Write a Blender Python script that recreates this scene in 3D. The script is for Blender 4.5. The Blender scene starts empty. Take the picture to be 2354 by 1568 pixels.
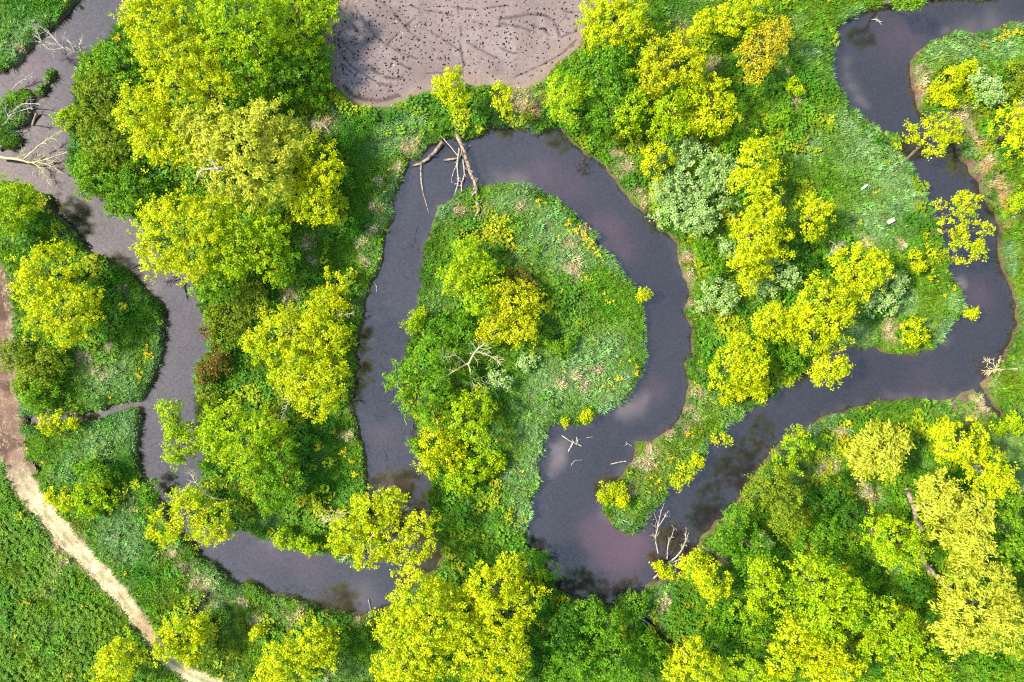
import bpy, math, random
import numpy as np
from mathutils import Vector

SC = bpy.context.scene
COL = SC.collection
S = 0.06            # metres per layout unit at ground level
CX, CY = 1176.5, 784.0
CAM_H = 2353 * S * 24.0 / 36.0
WATER_Z = -0.75

# ------------------------------------------------------------------ camera
cam_d = bpy.data.cameras.new("camera")
cam = bpy.data.objects.new("camera", cam_d)
COL.objects.link(cam)
cam.location = (0, 0, CAM_H)
cam.rotation_euler = (0, 0, 0)
cam_d.lens = 24.0
cam_d.sensor_width = 36.0
cam_d.clip_start = 1.0
cam_d.clip_end = 3000.0
SC.camera = cam

# ------------------------------------------------------------------ sky, sun, exposure
SUN_EL = math.radians(45)
SUN_AZ = math.radians(-84)          # compass-like: 0 = +Y (top of the picture), -90 = left
world = bpy.data.worlds.new("World")
SC.world = world
world.use_nodes = True
wn = world.node_tree.nodes
wl = world.node_tree.links
bg = wn["Background"]
sky = wn.new("ShaderNodeTexSky")
sky.sky_type = 'NISHITA'
sky.sun_disc = False
sky.sun_elevation = SUN_EL
sky.sun_rotation = SUN_AZ
sky.air_density = 1.0
sky.dust_density = 0.6
sky.ozone_density = 1.0
wl.new(sky.outputs[0], bg.inputs[0])
bg.inputs[1].default_value = 0.15
sun_d = bpy.data.lights.new("sun", 'SUN')
sun_d.energy = 3.2
sun_d.angle = math.radians(6.0)
sun_d.color = (1.0, 0.96, 0.88)
sun = bpy.data.objects.new("sun", sun_d)
COL.objects.link(sun)
sdir = Vector((math.sin(SUN_AZ) * math.cos(SUN_EL), math.cos(SUN_AZ) * math.cos(SUN_EL), math.sin(SUN_EL)))
sun.rotation_euler = sdir.to_track_quat('Z', 'Y').to_euler()
SC.view_settings.view_transform = 'Standard'
SC.view_settings.look = 'None'
SC.view_settings.exposure = 1.42
SC.view_settings.gamma = 1.0
SC.view_settings.use_curve_mapping = False
SC.render.engine = 'CYCLES'
SC.cycles.use_denoising = False
SC.cycles.filter_width = 1.15
SC.cycles.max_bounces = 5
SC.cycles.diffuse_bounces = 3
SC.cycles.glossy_bounces = 2
SC.cycles.transmission_bounces = 3
SC.cycles.transparent_max_bounces = 4

# ------------------------------------------------------------------ helpers
RNG = np.random.default_rng(7)


def W(x, y, z=0.0):
    """layout point (x right, y down) seen at height z -> world"""
    k = S * (CAM_H - z) / CAM_H
    return ((x - CX) * k, (CY - y) * k, z)


def P2(pts):
    a = np.array(pts, float)
    return np.stack([(a[:, 0] - CX) * S, (CY - a[:, 1]) * S], 1)


_LAT = np.random.default_rng(3).random((8, 256, 256))


def vnoise(x, y, scale, seed=0):
    """smooth value noise in 0..1, cell size 'scale' metres"""
    L = _LAT[seed % 8]
    u = np.asarray(x) / scale + 37.3 * seed + 500.0
    v = np.asarray(y) / scale + 91.7 * seed + 500.0
    i = np.floor(u).astype(int); j = np.floor(v).astype(int)
    fu = u - i; fv = v - j
    fu = fu * fu * (3 - 2 * fu); fv = fv * fv * (3 - 2 * fv)
    a = L[i % 256, j % 256]; b = L[(i + 1) % 256, j % 256]
    c = L[i % 256, (j + 1) % 256]; d = L[(i + 1) % 256, (j + 1) % 256]
    return (a * (1 - fu) + b * fu) * (1 - fv) + (c * (1 - fu) + d * fu) * fv


def sdf(poly, X, Y, maxd=1e9):
    """signed distance to polygon: negative inside"""
    shp = np.shape(X)
    px = np.ravel(X); py = np.ravel(Y)
    d2 = np.full(px.shape, 1e18)
    ins = np.zeros(px.shape, bool)
    n = len(poly)
    for k in range(n):
        ax, ay = poly[k]; bx, by = poly[(k + 1) % n]
        ex, ey = bx - ax, by - ay
        wx, wy = px - ax, py - ay
        L2 = ex * ex + ey * ey + 1e-12
        t = np.clip((wx * ex + wy * ey) / L2, 0, 1)
        dx = wx - t * ex; dy = wy - t * ey
        np.minimum(d2, dx * dx + dy * dy, out=d2)
        if ay != by:
            c = (ay > py) != (by > py)
            ins ^= c & (px < ex * (py - ay) / (by - ay) + ax)
    d = np.sqrt(d2)
    return np.where(ins, -d, d).reshape(shp)


def dist_line(line, X, Y):
    shp = np.shape(X)
    px = np.ravel(X); py = np.ravel(Y)
    d2 = np.full(px.shape, 1e18)
    tt = np.zeros(px.shape)
    for k in range(len(line) - 1):
        ax, ay = line[k][:2]; bx, by = line[k + 1][:2]
        ex, ey = bx - ax, by - ay
        t = np.clip(((px - ax) * ex + (py - ay) * ey) / (ex * ex + ey * ey + 1e-12), 0, 1)
        q = (px - ax - t * ex) ** 2 + (py - ay - t * ey) ** 2
        m = q < d2
        d2 = np.where(m, q, d2)
        tt = np.where(m, k + t, tt)
    return np.sqrt(d2).reshape(shp), tt.reshape(shp)


def smooth(a, b, x):
    t = np.clip((x - a) / (b - a), 0, 1)
    return t * t * (3 - 2 * t)


def catmull(pts, sub=4):
    P = np.array(pts, float)
    if len(P) < 3:
        t = np.linspace(0, 1, sub + 1)[:, None]
        return P[0] * (1 - t) + P[-1] * t
    Q = np.vstack([2 * P[0] - P[1], P, 2 * P[-1] - P[-2]])
    out = []
    for i in range(1, len(Q) - 2):
        for k in range(sub):
            t = k / sub
            out.append(0.5 * ((2 * Q[i]) + (Q[i + 1] - Q[i - 1]) * t + (2 * Q[i - 1] - 5 * Q[i] + 4 * Q[i + 1] - Q[i + 2]) * t * t
                              + (3 * Q[i] - Q[i - 1] - 3 * Q[i + 1] + Q[i + 2]) * t ** 3))
    out.append(P[-1])
    return np.array(out)


def tube(pts, radii, sides, rng=None, rough=0.0):
    """tapered tube with end caps -> verts, faces"""
    P = np.asarray(pts, float)
    n = len(P)
    T = np.gradient(P, axis=0)
    T /= np.linalg.norm(T, axis=1)[:, None] + 1e-9
    ref = np.array([0.0, 0.0, 1.0])
    if abs(T[0] @ ref) > 0.9:
        ref = np.array([1.0, 0.0, 0.0])
    U = np.cross(T, ref); U /= np.linalg.norm(U, axis=1)[:, None] + 1e-9
    V = np.cross(T, U)
    a = np.arange(sides) * 2 * math.pi / sides
    r = np.asarray(radii, float)[:, None] * np.ones((1, sides))
    if rng is not None and rough:
        r = r * (1 + rough * (rng.random((n, sides)) - 0.5) * 2)
    ring = P[:, None, :] + r[:, :, None] * (np.cos(a)[None, :, None] * U[:, None, :] + np.sin(a)[None, :, None] * V[:, None, :])
    v = ring.reshape(-1, 3)
    f = []
    for i in range(n - 1):
        for j in range(sides):
            k = (j + 1) % sides
            f.append((i * sides + j, i * sides + k, (i + 1) * sides + k, (i + 1) * sides + j))
    f.append(tuple(range(sides)))
    f.append(tuple(range((n - 1) * sides, n * sides))[::-1])
    return v, f


def mesh_from(name, verts, faces, mat, smooth_shade=False):
    me = bpy.data.meshes.new(name)
    me.from_pydata([tuple(v) for v in verts], [], faces)
    me.materials.append(mat)
    if smooth_shade:
        me.polygons.foreach_set("use_smooth", [True] * len(me.polygons))
    me.update()
    return me


def quad_mesh(name, V, Q, mat, color=None, attr="tint", smooth_shade=False):
    """fast mesh from numpy: V (n,3), Q (m,4)"""
    me = bpy.data.meshes.new(name)
    me.vertices.add(len(V)); me.loops.add(Q.size); me.polygons.add(len(Q))
    me.vertices.foreach_set("co", np.ascontiguousarray(V, np.float32).ravel())
    me.loops.foreach_set("vertex_index", np.ascontiguousarray(Q, np.int32).ravel())
    me.polygons.foreach_set("loop_start", np.arange(0, Q.size, 4, dtype=np.int32))
    if smooth_shade:
        me.polygons.foreach_set("use_smooth", np.ones(len(Q), bool))
    me.materials.append(mat)
    if color is not None:
        a = me.attributes.new(attr, 'FLOAT_COLOR', 'POINT')
        c = np.ones((len(V), 4), np.float32); c[:, :3] = color
        a.data.foreach_set("color", c.ravel())
    me.update(calc_edges=True)
    return me


def obj(name, me, parent=None, **props):
    o = bpy.data.objects.new(name, me)
    COL.objects.link(o)
    o.parent = parent
    for k, v in props.items():
        o[k] = v
    return o


# ------------------------------------------------------------------ materials
def new_mat(name):
    m = bpy.data.materials.new(name)
    m.use_nodes = True
    nt = m.node_tree
    nt.nodes.clear()
    out = nt.nodes.new("ShaderNodeOutputMaterial")
    return m, nt, out


def foliage_mat(name, attr_type='GEOMETRY', trans=0.32, gain=1.0, gloss=0.012):
    m, nt, out = new_mat(name)
    N = nt.nodes.new; L = nt.links.new
    at = N("ShaderNodeAttribute"); at.attribute_type = attr_type; at.attribute_name = "tint"
    df = N("ShaderNodeBsdfDiffuse")
    L(at.outputs["Color"], df.inputs["Color"])
    tr = N("ShaderNodeBsdfTranslucent")
    mul = N("ShaderNodeMix"); mul.data_type = 'RGBA'; mul.blend_type = 'MULTIPLY'; mul.inputs[0].default_value = 1.0
    L(at.outputs["Color"], mul.inputs[6]); mul.inputs[7].default_value = (0.85, 1.0, 0.5, 1)
    L(mul.outputs[2], tr.inputs["Color"])
    mx = N("ShaderNodeMixShader"); mx.inputs[0].default_value = trans
    L(df.outputs[0], mx.inputs[1]); L(tr.outputs[0], mx.inputs[2])
    gl = N("ShaderNodeBsdfGlossy"); gl.inputs["Roughness"].default_value = 0.45
    m2 = N("ShaderNodeMixShader"); m2.inputs[0].default_value = gloss
    L(mx.outputs[0], m2.inputs[1]); L(gl.outputs[0], m2.inputs[2])
    L(m2.outputs[0], out.inputs[0])
    return m


def wood_mat(name, c1, c2, scale=3.0):
    m, nt, out = new_mat(name)
    N = nt.nodes.new; L = nt.links.new
    tc = N("ShaderNodeTexCoord")
    nz = N("ShaderNodeTexNoise"); nz.inputs["Scale"].default_value = scale; nz.inputs["Detail"].default_value = 6
    L(tc.outputs["Object"], nz.inputs["Vector"])
    cr = N("ShaderNodeValToRGB")
    cr.color_ramp.elements[0].position = 0.35; cr.color_ramp.elements[0].color = (*c1, 1)
    cr.color_ramp.elements[1].position = 0.65; cr.color_ramp.elements[1].color = (*c2, 1)
    L(nz.outputs[0], cr.inputs[0])
    bs = N("ShaderNodeBsdfPrincipled"); bs.inputs["Roughness"].default_value = 0.85
    L(cr.outputs[0], bs.inputs["Base Color"])
    bp = N("ShaderNodeBump"); bp.inputs["Strength"].default_value = 0.6; bp.inputs["Distance"].default_value = 0.03
    n2 = N("ShaderNodeTexNoise"); n2.inputs["Scale"].default_value = scale * 6
    L(tc.outputs["Object"], n2.inputs["Vector"]); L(n2.outputs[0], bp.inputs["Height"])
    L(bp.outputs[0], bs.inputs["Normal"])
    L(bs.outputs[0], out.inputs[0])
    return m


def soil_mat(name, attr="tint", var=0.35, bump=0.05):
    """vertex colour of the soil itself + grain"""
    m, nt, out = new_mat(name)
    N = nt.nodes.new; L = nt.links.new
    at = N("ShaderNodeAttribute"); at.attribute_name = attr
    tc = N("ShaderNodeTexCoord")
    n1 = N("ShaderNodeTexNoise"); n1.inputs["Scale"].default_value = 3.5; n1.inputs["Detail"].default_value = 8; n1.inputs["Roughness"].default_value = 0.75
    L(tc.outputs["Object"], n1.inputs["Vector"])
    mr = N("ShaderNodeMapRange")
    mr.inputs[1].default_value = 0.3; mr.inputs[2].default_value = 0.7
    mr.inputs[3].default_value = 1 - var; mr.inputs[4].default_value = 1 + var
    L(n1.outputs[0], mr.inputs[0])
    mul = N("ShaderNodeVectorMath"); mul.operation = 'SCALE'
    L(at.outputs["Color"], mul.inputs[0]); L(mr.outputs[0], mul.inputs["Scale"])
    # earth on steep bank faces
    bs = N("ShaderNodeBsdfDiffuse"); bs.inputs["Roughness"].default_value = 0.6
    L(mul.outputs[0], bs.inputs["Color"])
    bp = N("ShaderNodeBump"); bp.inputs["Strength"].default_value = 0.8; bp.inputs["Distance"].default_value = bump
    L(n1.outputs[0], bp.inputs["Height"]); L(bp.outputs[0], bs.inputs["Normal"])
    L(bs.outputs[0], out.inputs[0])
    return m


def water_mat():
    m, nt, out = new_mat("river_water")
    N = nt.nodes.new; L = nt.links.new
    at = N("ShaderNodeAttribute"); at.attribute_name = "tint"
    tc = N("ShaderNodeTexCoord")
    n1 = N("ShaderNodeTexNoise"); n1.inputs["Scale"].default_value = 3.2; n1.inputs["Detail"].default_value = 4; n1.inputs["Roughness"].default_value = 0.7
    n2 = N("ShaderNodeTexNoise"); n2.inputs["Scale"].default_value = 0.35; n2.inputs["Detail"].default_value = 3
    L(tc.outputs["Object"], n1.inputs["Vector"]); L(tc.outputs["Object"], n2.inputs["Vector"])
    bp = N("ShaderNodeBump"); bp.inputs["Strength"].default_value = 0.30; bp.inputs["Distance"].default_value = 0.02
    L(n1.outputs[0], bp.inputs["Height"])
    df = N("ShaderNodeBsdfDiffuse"); L(at.outputs["Color"], df.inputs["Color"])
    L(bp.outputs[0], df.inputs["Normal"])
    gl = N("ShaderNodeBsdfGlossy"); gl.inputs["Roughness"].default_value = 0.05
    gl.inputs["Color"].default_value = (1.0, 0.80, 0.60, 1)
    L(bp.outputs[0], gl.inputs["Normal"])
    mr = N("ShaderNodeMapRange")
    mr.inputs[1].default_value = 0.3; mr.inputs[2].default_value = 0.7
    mr.inputs[3].default_value = 0.13; mr.inputs[4].default_value = 0.25
    L(n1.outputs[0], mr.inputs[0])
    mx = N("ShaderNodeMixShader")
    L(mr.outputs[0], mx.inputs[0]); L(df.outputs[0], mx.inputs[1]); L(gl.outputs[0], mx.inputs[2])
    L(mx.outputs[0], out.inputs[0])
    return m


M_LEAF = foliage_mat("tree_leaves")
M_GRASS = foliage_mat("grass_blades", 'INSTANCER', 0.25)
M_HERB = foliage_mat("herb_leaves", 'INSTANCER', 0.25)
M_CLOD = foliage_mat("clod_soil", 'INSTANCER', 0.0, gloss=0.0)
M_BARK = wood_mat("bark", (0.07, 0.05, 0.035), (0.16, 0.12, 0.085))
M_LOG = wood_mat("weathered_log", (0.10, 0.06, 0.035), (0.42, 0.31, 0.20), 2.6)
M_DEAD = wood_mat("bleached_deadwood", (0.22, 0.18, 0.13), (0.52, 0.45, 0.35), 4.0)
M_WET = wood_mat("wet_deadwood", (0.025, 0.02, 0.02), (0.08, 0.065, 0.06), 4.0)
M_BARE = wood_mat("bare_branches", (0.40, 0.32, 0.13), (0.66, 0.56, 0.30), 4.0)
M_SOIL = soil_mat("meadow_soil")
M_FIELD = soil_mat("ploughed_soil", var=0.22, bump=0.06)
M_PATH = soil_mat("track_soil", var=0.3, bump=0.05)
M_WATER = water_mat()

# ------------------------------------------------------------------ layout: river, field, track
BANK_A = [(2700,-70),(2450,-30),(2360,-12),(2250,-8),(2150,-3),(2115,8),(2060,14),(2020,23),(1991,33),(1950,45),(1929,68),(1921,90),(1918,130),
 (1916,165),(1921,194),(1939,216),(1950,247),(1985,270),(2033,302),(2053,322),(2071,352),(2098,378),(2126,418),(2134,450),(2145,490),(2159,527),
 (2163,546),(2176,587),(2183,620),(2192,641),(2214,667),(2216,690),(2214,711),(2199,733),(2174,773),(2148,806),(2115,817),(2090,825),(2053,817),(2016,806),
 (1980,801),(1950,797),(1915,803),(1870,832),(1848,854),(1822,878),(1793,898),(1764,924),(1742,935),(1709,949),(1698,968),(1673,986),(1662,997),
 (1636,1019),(1631,1040),(1617,1062),(1580,1095),(1541,1121),(1530,1147),(1508,1169),(1490,1191),(1482,1209),(1468,1226),(1442,1230),(1420,1224),(1405,1206),
 (1394,1187),(1383,1173),(1377,1154),(1386,1130),(1405,1109),(1422,1103),(1431,1081),(1453,1056),(1453,1030),(1457,1015),(1479,1010),(1497,1010),
 (1515,997),(1545,982),(1570,953),(1581,924),(1585,883),(1576,836),(1588,822),(1588,781),(1587,744),(1577,715),(1583,678),(1581,642),(1566,616),
 (1555,583),(1553,560),(1534,535),(1512,525),(1497,498),(1460,476),(1442,443),(1420,421),(1405,399),(1383,377),(1361,363),(1339,352),(1328,333),
 (1306,315),(1292,300),(1270,297),(1237,307),(1222,297),(1197,297),(1164,293),(1131,293),(1095,313),(1062,315),(1025,315),(1010,322),(981,337),
 (963,363),(938,370),(937,392),(922,418),(913,440),(904,473),(902,509),(889,538),(886,550),(884,576),(875,616),(856,652),(849,685),(834,722),
 (827,766),(823,795),(818,847),(812,902),(809,924),(814,956),(827,989),(836,1030),(846,1070),(842,1114),(838,1147),(845,1180),(848,1230),(838,1275),
 (815,1302),(772,1290),(757,1275),(747,1272),(721,1272),(706,1279),(666,1261),(640,1253),(622,1242),(596,1242),(571,1229),(549,1220),(505,1216),
 (468,1200),(440,1170),(428,1140),(440,1118),(460,1103),(463,1070),(467,1040),(463,1000),(465,957),(461,920),(443,883),(447,839),(461,821),(480,803),(480,773),(472,751),
 (458,715),(450,689),(443,663),(436,641),(412,618),(385,603),(362,580),(350,550),(335,520),(315,502),(278,487),(249,461),(220,454),(198,440),
 (165,407),(157,366),(161,322),(146,289),(154,256),(165,220),(165,183),(176,161),(198,132),(216,103),(249,84),(264,55),(286,29),(293,0),(310,-60),(420,-300)]
WEST = [(290,-300),(200,-60),(172,0),(154,22),(125,48),(92,81),(59,114),(37,147),(0,163),(-60,175),(-350,180),(-350,440),(-60,420)]
BANK_B = [(2700,70),(2450,30),(2353,40),(2309,55),(2265,66),(2229,70),(2181,74),(2145,95),(2108,117),(2097,139),(2093,165),(2100,190),(2104,220),(2112,242),
 (2122,258),(2155,280),(2188,305),(2202,330),(2205,352),(2225,377),(2236,396),(2255,421),(2258,443),(2273,469),(2291,491),(2298,524),(2297,542),(2302,579),(2309,620),
 (2324,656),(2335,685),(2346,698),(2342,722),(2339,751),(2328,781),(2309,817),(2298,839),(2273,865),(2251,887),(2232,898),(2211,913),(2163,924),
 (2112,918),(2053,916),(2009,927),(1958,942),(1914,953),(1888,964),(1859,982),(1830,993),(1800,1012),(1770,1045),(1740,1090),(1712,1135),(1694,1165),(1658,1198),(1636,1217),
 (1614,1239),(1603,1264),(1588,1286),(1567,1316),(1545,1330),(1512,1341),(1490,1346),(1475,1371),(1442,1381),(1416,1396),(1402,1392),(1376,1378),
 (1347,1378),(1332,1381),(1303,1371),(1281,1349),(1270,1319),(1242,1303),(1233,1279),(1215,1257),(1209,1231),(1219,1198),(1222,1154),(1237,1129),
 (1244,1085),(1240,1067),(1248,1030),(1258,1002),(1260,982),(1272,978),(1310,975),(1347,979),(1369,960),(1405,942),(1435,927),(1457,905),(1471,872),
 (1482,828),(1486,788),(1488,751),(1479,700),(1468,671),(1457,649),(1435,631),(1413,594),(1394,572),(1380,553),(1365,524),(1339,502),(1314,476),
 (1277,454),(1241,436),(1197,421),(1164,417),(1124,421),(1098,421),(1069,429),(1040,451),(1010,469),(996,502),(988,520),(983,541),(970,561),(974,583),
 (968,605),(963,638),(959,682),(955,700),(951,740),(944,773),(932,800),(926,840),(922,870),(923,905),(935,935),(948,952),(952,978),(959,1019),(968,1057),
 (977,1096),(987,1114),(977,1147),(981,1169),(992,1213),(1009,1257),(1010,1286),(996,1308),(974,1330),(950,1352),(920,1378),(895,1400),(880,1404),
 (857,1408),(820,1411),(780,1404),(739,1396),(703,1382),(666,1367),(629,1360),(593,1349),(575,1340),(564,1338),(549,1349),(527,1330),(509,1316),
 (495,1297),(462,1283),(440,1253),(425,1237),(400,1212),(385,1187),(374,1160),(362,1150),(340,1125),(322,1103),(319,1078),(315,1041),(319,1020),(324,982),
 (322,940),(333,914),(348,880),(363,839),(375,810),(379,766),(381,737),(377,711),(370,693),(348,671),(322,645),(304,627),(271,612),(249,594),(212,583),(196,567),(172,547),
 (152,515),(121,476),(108,450),(73,440),(48,416),(18,414),(0,414)]
RIVER = P2(BANK_A + WEST + BANK_B[::-1])
DITCHES = [([(330,928),(290,932),(255,940),(225,955),(190,963),(160,956),(120,958),(85,966),(58,968)], 0.48),
           ([(488,1370),(470,1385),(457,1405),(452,1425)], 0.35),
           ([(2252,890),(2270,915),(2285,940),(2300,955)], 0.30),
           ([(1475,1415),(1510,1445),(1535,1475)], 0.3)]
ISLES = [((88,212),(118,166),0.62),((20,240),(45,225),1.6),((0,290),(45,262),1.5),((-20,320),(20,320),1.3)]
FIELD = P2([(787,-5),(760,30),(747,55),(745,110),(754,147),(761,190),(780,216),(809,238),(853,249),(893,249),(926,238),(955,227),(985,212),(1014,199),(1069,198),
 (1124,198),(1167,201),(1204,203),(1241,190),(1263,172),(1288,143),(1314,125),(1339,106),(1343,73),(1347,37),(1380,10),(1450,4),(1480,-40),(1480,-260),(700,-260),(740,-60)])
PATH = [(-60,600,55),(-6,660,36),(2,760,32),(6,850,32),(20,956,32),(26,1030,30),(42,1085,28),(73,1140,26),(106,1184,24),(147,1231,23),(190,1279,22),
        (234,1323,21),(275,1367,20),(311,1418,19),(348,1466,18),(388,1517,19),(440,1553,19),(513,1582,19),(640,1620,20)]
PATHW = P2([(a, b) for a, b, c in PATH]); PATHR = np.array([c for a, b, c in PATH]) * S
CROP = P2([(-300,1085),(10,1095),(40,1150),(90,1210),(135,1265),(190,1335),(245,1400),(290,1460),(325,1520),(360,1580),(380,1700),(-300,1700)])

TRACKS = [([(798,7),(809,55),(831,81),(860,103),(882,114)],.35),([(776,77),(794,106),(812,125)],.3),([(776,92),(783,121),(809,154),(838,172),(868,190),(904,198)],.4),
 ([(783,147),(809,168),(831,187)],.35),([(790,198),(812,220),(845,229),(878,231),(915,220)],.75),([(856,158),(875,172),(897,179),(926,179)],.6),
 ([(1052,0),(1054,37),(1060,73),(1058,103),(1065,147),(1063,172)],.3),([(933,2),(955,18),(985,26),(1014,29),(1043,37)],.4),
 ([(875,4),(904,29),(941,73),(977,103),(1014,136)],.4),([(908,136),(926,150),(944,158)],.4),([(981,168),(1021,168)],.3),([(868,117),(886,106),(922,70),(955,40)],.3),
 ([(1076,99),(1106,117),(1146,136)],.35),([(1149,55),(1186,62),(1222,73),(1237,84)],.45),([(1226,60),(1248,68),(1263,82)],.6),
 ([(1285,81),(1281,66),(1270,48),(1248,37),(1215,35),(1171,42),(1149,44)],.55),([(1321,55),(1323,73),(1288,86)],.45),([(1149,110),(1171,121),(1197,125)],.4),
 ([(1325,92),(1296,121),(1259,143),(1222,161),(1186,176)],.3),([(768,60),(770,110),(790,170)],.25),([(1000,10),(1090,22),(1160,14)],.3),
 ([(960,60),(1010,85),(1060,120)],.3),([(1090,50),(1130,62),(1165,60)],.3),([(820,20),(850,70),(900,110),(960,135)],.3),([(1290,20),(1310,30),(1340,28)],.35)]
TRACKS = [(catmull(P2(t), 4), w) for t, w in TRACKS]

# ------------------------------------------------------------------ colour patches of the ground cover
PALE = [(2040,400,70),(1990,330,60),(2080,470,60),(1950,290,40),(2000,520,60),(2200,120,55),(2250,95,40),(2150,130,40),(2310,105,40),(1340,850,80),(1260,900,60),
 (1330,800,45),(1400,800,40),(1240,1000,50),(1230,1080,45),(1200,1180,55),(1180,1100,40),(1260,540,60),(1320,540,50),(1200,450,40),(1160,470,30),(1300,600,40),(1010,490,25),(905,310,45),(950,290,30),
 (250,870,55),(300,890,40),(230,1020,50),(170,1080,40),(265,1230,55),(300,1260,40),(2180,760,28),(2200,705,22),(1960,760,40),(60,60,40),(30,115,40),(90,95,28),
 (1810,900,30),(1780,885,25),(1500,1190,20),(1440,1205,25),(1530,1365,28),(2080,700,30),(2310,1000,40),(2340,1100,40),(470,1315,28),(505,1332,20),(1395,930,40),(1430,880,35),(290,980,40),(1850,330,40),(1870,120,30)]
STRAW = [(870,410,9),(862,470,10),(855,520,9),(845,560,9),(838,600,7),(800,850,8),(805,930,8),(790,1010,9),(745,290,18),(935,335,13),(960,320,10),(925,350,10),(905,385,7),(1190,240,26),(1240,252,22),(1165,255,14),
 (1420,350,13),(1435,390,16),(1470,440,16),(1480,470,12),(1570,600,13),(1580,640,10),(1595,700,10),(1620,850,11),(1600,900,11),(1592,950,11),(1570,980,9),(1540,1000,10),(1500,1012,10),
 (1480,1070,16),(1450,1120,12),(1500,1040,13),(1640,1240,13),(1662,1270,17),(1620,1262,11),(1540,1380,12),(1520,1402,9),(2110,190,14),(2122,215,14),(2103,165,10),(2200,270,18),(2232,312,20),(2262,372,18),(2282,422,18),
 (2304,455,14),(2330,480,14),(2050,760,18),(2033,740,11),(1570,75,20),(1640,150,12),(1300,560,14),(1312,618,16),(1362,850,12),(1327,860,10),(1285,870,10),(1345,890,10),(400,1270,13),(420,1310,11),(450,1335,13),(480,1345,11),
 (660,1420,13),(690,1416,13),(820,1418,11),(850,1420,9),(550,1390,8),(1905,1080,16),(1890,1092,14),(1980,1140,20),(2232,922,14),(2252,937,17),(2232,960,11),(2272,882,14),(280,660,8),(190,830,10),(250,860,9),(210,850,8),
 (255,790,7),(60,1075,10),(1060,480,14),(1110,490,9),(1200,470,10),(1340,520,9),(1820,230,12),(1800,160,10),(1990,560,12),(2070,560,10),(1930,1000,12),(700,560,14),(720,600,10),(820,880,7),(130,1255,12),(170,1240,9),
 (500,1385,11),(900,1510,14),(1450,1440,9),(140,1300,18),(110,1345,10),(300,1160,8),(560,700,15),(660,680,14),(590,1420,12),(760,1540,12),(40,105,10),(2340,250,10),(2170,1530,12)]
LUSH = [(290,720,55),(270,640,50),(800,320,60),(780,420,55),(820,520,50),(860,270,40),(700,1080,55),(760,1120,55),(740,1000,50),(760,940,30),(60,20,40),(130,20,30),(250,950,30),(290,1060,30),(620,650,40),(640,700,35),(1400,700,30),(2100,520,40),(1560,40,40),
        (2190,1080,40),(1950,970,50),(1880,1020,40),(330,1320,40),(500,1420,40),(1290,300,20)]
OLIVE = [(520,1500,60),(560,1440,40),(400,1400,40),(60,1480,60),(150,1500,60),(60,1350,50),(230,1450,50),(2340,600,30),(2330,440,30),(2320,860,30),(1500,1100,50),(1540,1050,40),(1600,990,30),(1640,940,30),(1570,680,25),(1600,780,25),(2300,1250,60),(2280,950,40),(1430,330,25),(170,1210,30),(1150,600,30),(2170,180,50),(2230,250,50)]
ORANGE = [(2262,385,16),(2285,428,17),(2304,462,14),(2115,205,13),(2240,330,14),(2255,890,12),(1600,905,8),(1590,935,8),(1572,610,8),(1640,1250,10),(2320,520,10),(1150,240,12),(1225,250,14)]
TINTS = [(PALE, (0.28, 0.44, 0.14), 0.9), (LUSH, (0.05, 0.22, 0.006), 0.8), (OLIVE, (0.17, 0.24, 0.008), 0.8), (STRAW, (0.62, 0.47, 0.25), 1.0), (ORANGE, (0.56, 0.30, 0.08), 0.9)]
MUD = [(1375,560,9),(1350,520,8),(1320,490,7),(1290,465,7),(2200,74,8),(2240,73,8),(2290,62,9),(2340,47,9),(2160,92,7),(2112,120,6),(378,790,7),(374,820,7),(354,880,6),(382,740,5),(2215,400,14),(2250,405,14),(2232,375,12),(1072,430,9),(75,1075,13),(957,1000,8),(955,975,6),(1014,1270,10),(2190,928,12),(2217,918,12),(842,1110,7),(838,1140,7),(55,140,10),(40,160,9),(455,1415,9),(466,1393,8),(2300,950,7),(1290,305,7),(1310,322,7),(2300,560,6),(2312,600,5),(1545,545,7),(440,1290,6),(470,750,6)]


def mud(x, y):
    px = x / S + CX; py = CY - y / S
    w = np.zeros(len(x))
    for bx, by, r in MUD:
        w = np.maximum(w, np.exp(-((px - bx) ** 2 + (py - by) ** 2) / (r * r)))
    return smooth(0.25, 0.6, w + 0.5 * (vnoise(x, y, 0.8, 1) - 0.5))


BASE = np.array((0.13, 0.28, 0.010))


def cover_tint(x, y):
    """colour of the ground cover at world x, y"""
    px = x / S + CX; py = CY - y / S
    wx = px + 26 * (vnoise(x, y, 2.2, 1) - 0.5) + 14 * (vnoise(x, y, 0.8, 2) - 0.5)
    wy = py + 26 * (vnoise(x, y, 2.2, 3) - 0.5) + 14 * (vnoise(x, y, 0.8, 4) - 0.5)
    c = np.repeat(BASE[None, :], len(x), 0)
    n = vnoise(x, y, 5, 5)[:, None]
    c = c * (1 - 0.5 * n) + np.array((0.20, 0.33, 0.015)) * 0.5 * n
    n = smooth(0.62, 0.8, vnoise(x, y, 3.0, 6))[:, None] * 0.45
    c = c * (1 - n) + np.array((0.25, 0.41, 0.10)) * n
    straw = np.zeros(len(x))
    for lst, col, k in TINTS:
        w = np.zeros(len(x))
        for bx, by, r in lst:
            m = (np.abs(wx - bx) < 2.2 * r) & (np.abs(wy - by) < 2.2 * r)
            if m.any():
                w[m] = np.maximum(w[m], np.exp(-((wx[m] - bx) ** 2 + (wy[m] - by) ** 2) / (r * r) * (0.65 if lst is STRAW else 1.1)))
        w = (w * k)[:, None]
        c = c * (1 - w) + np.array(col) * w
        if lst is STRAW or lst is ORANGE:
            straw = np.maximum(straw, w[:, 0])
    return c, straw


# ------------------------------------------------------------------ ground height
def h_base(x, y):
    return 0.35 * (vnoise(x, y, 14, 0) - 0.5) + 0.16 * (vnoise(x, y, 3.5, 1) - 0.5)


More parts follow.
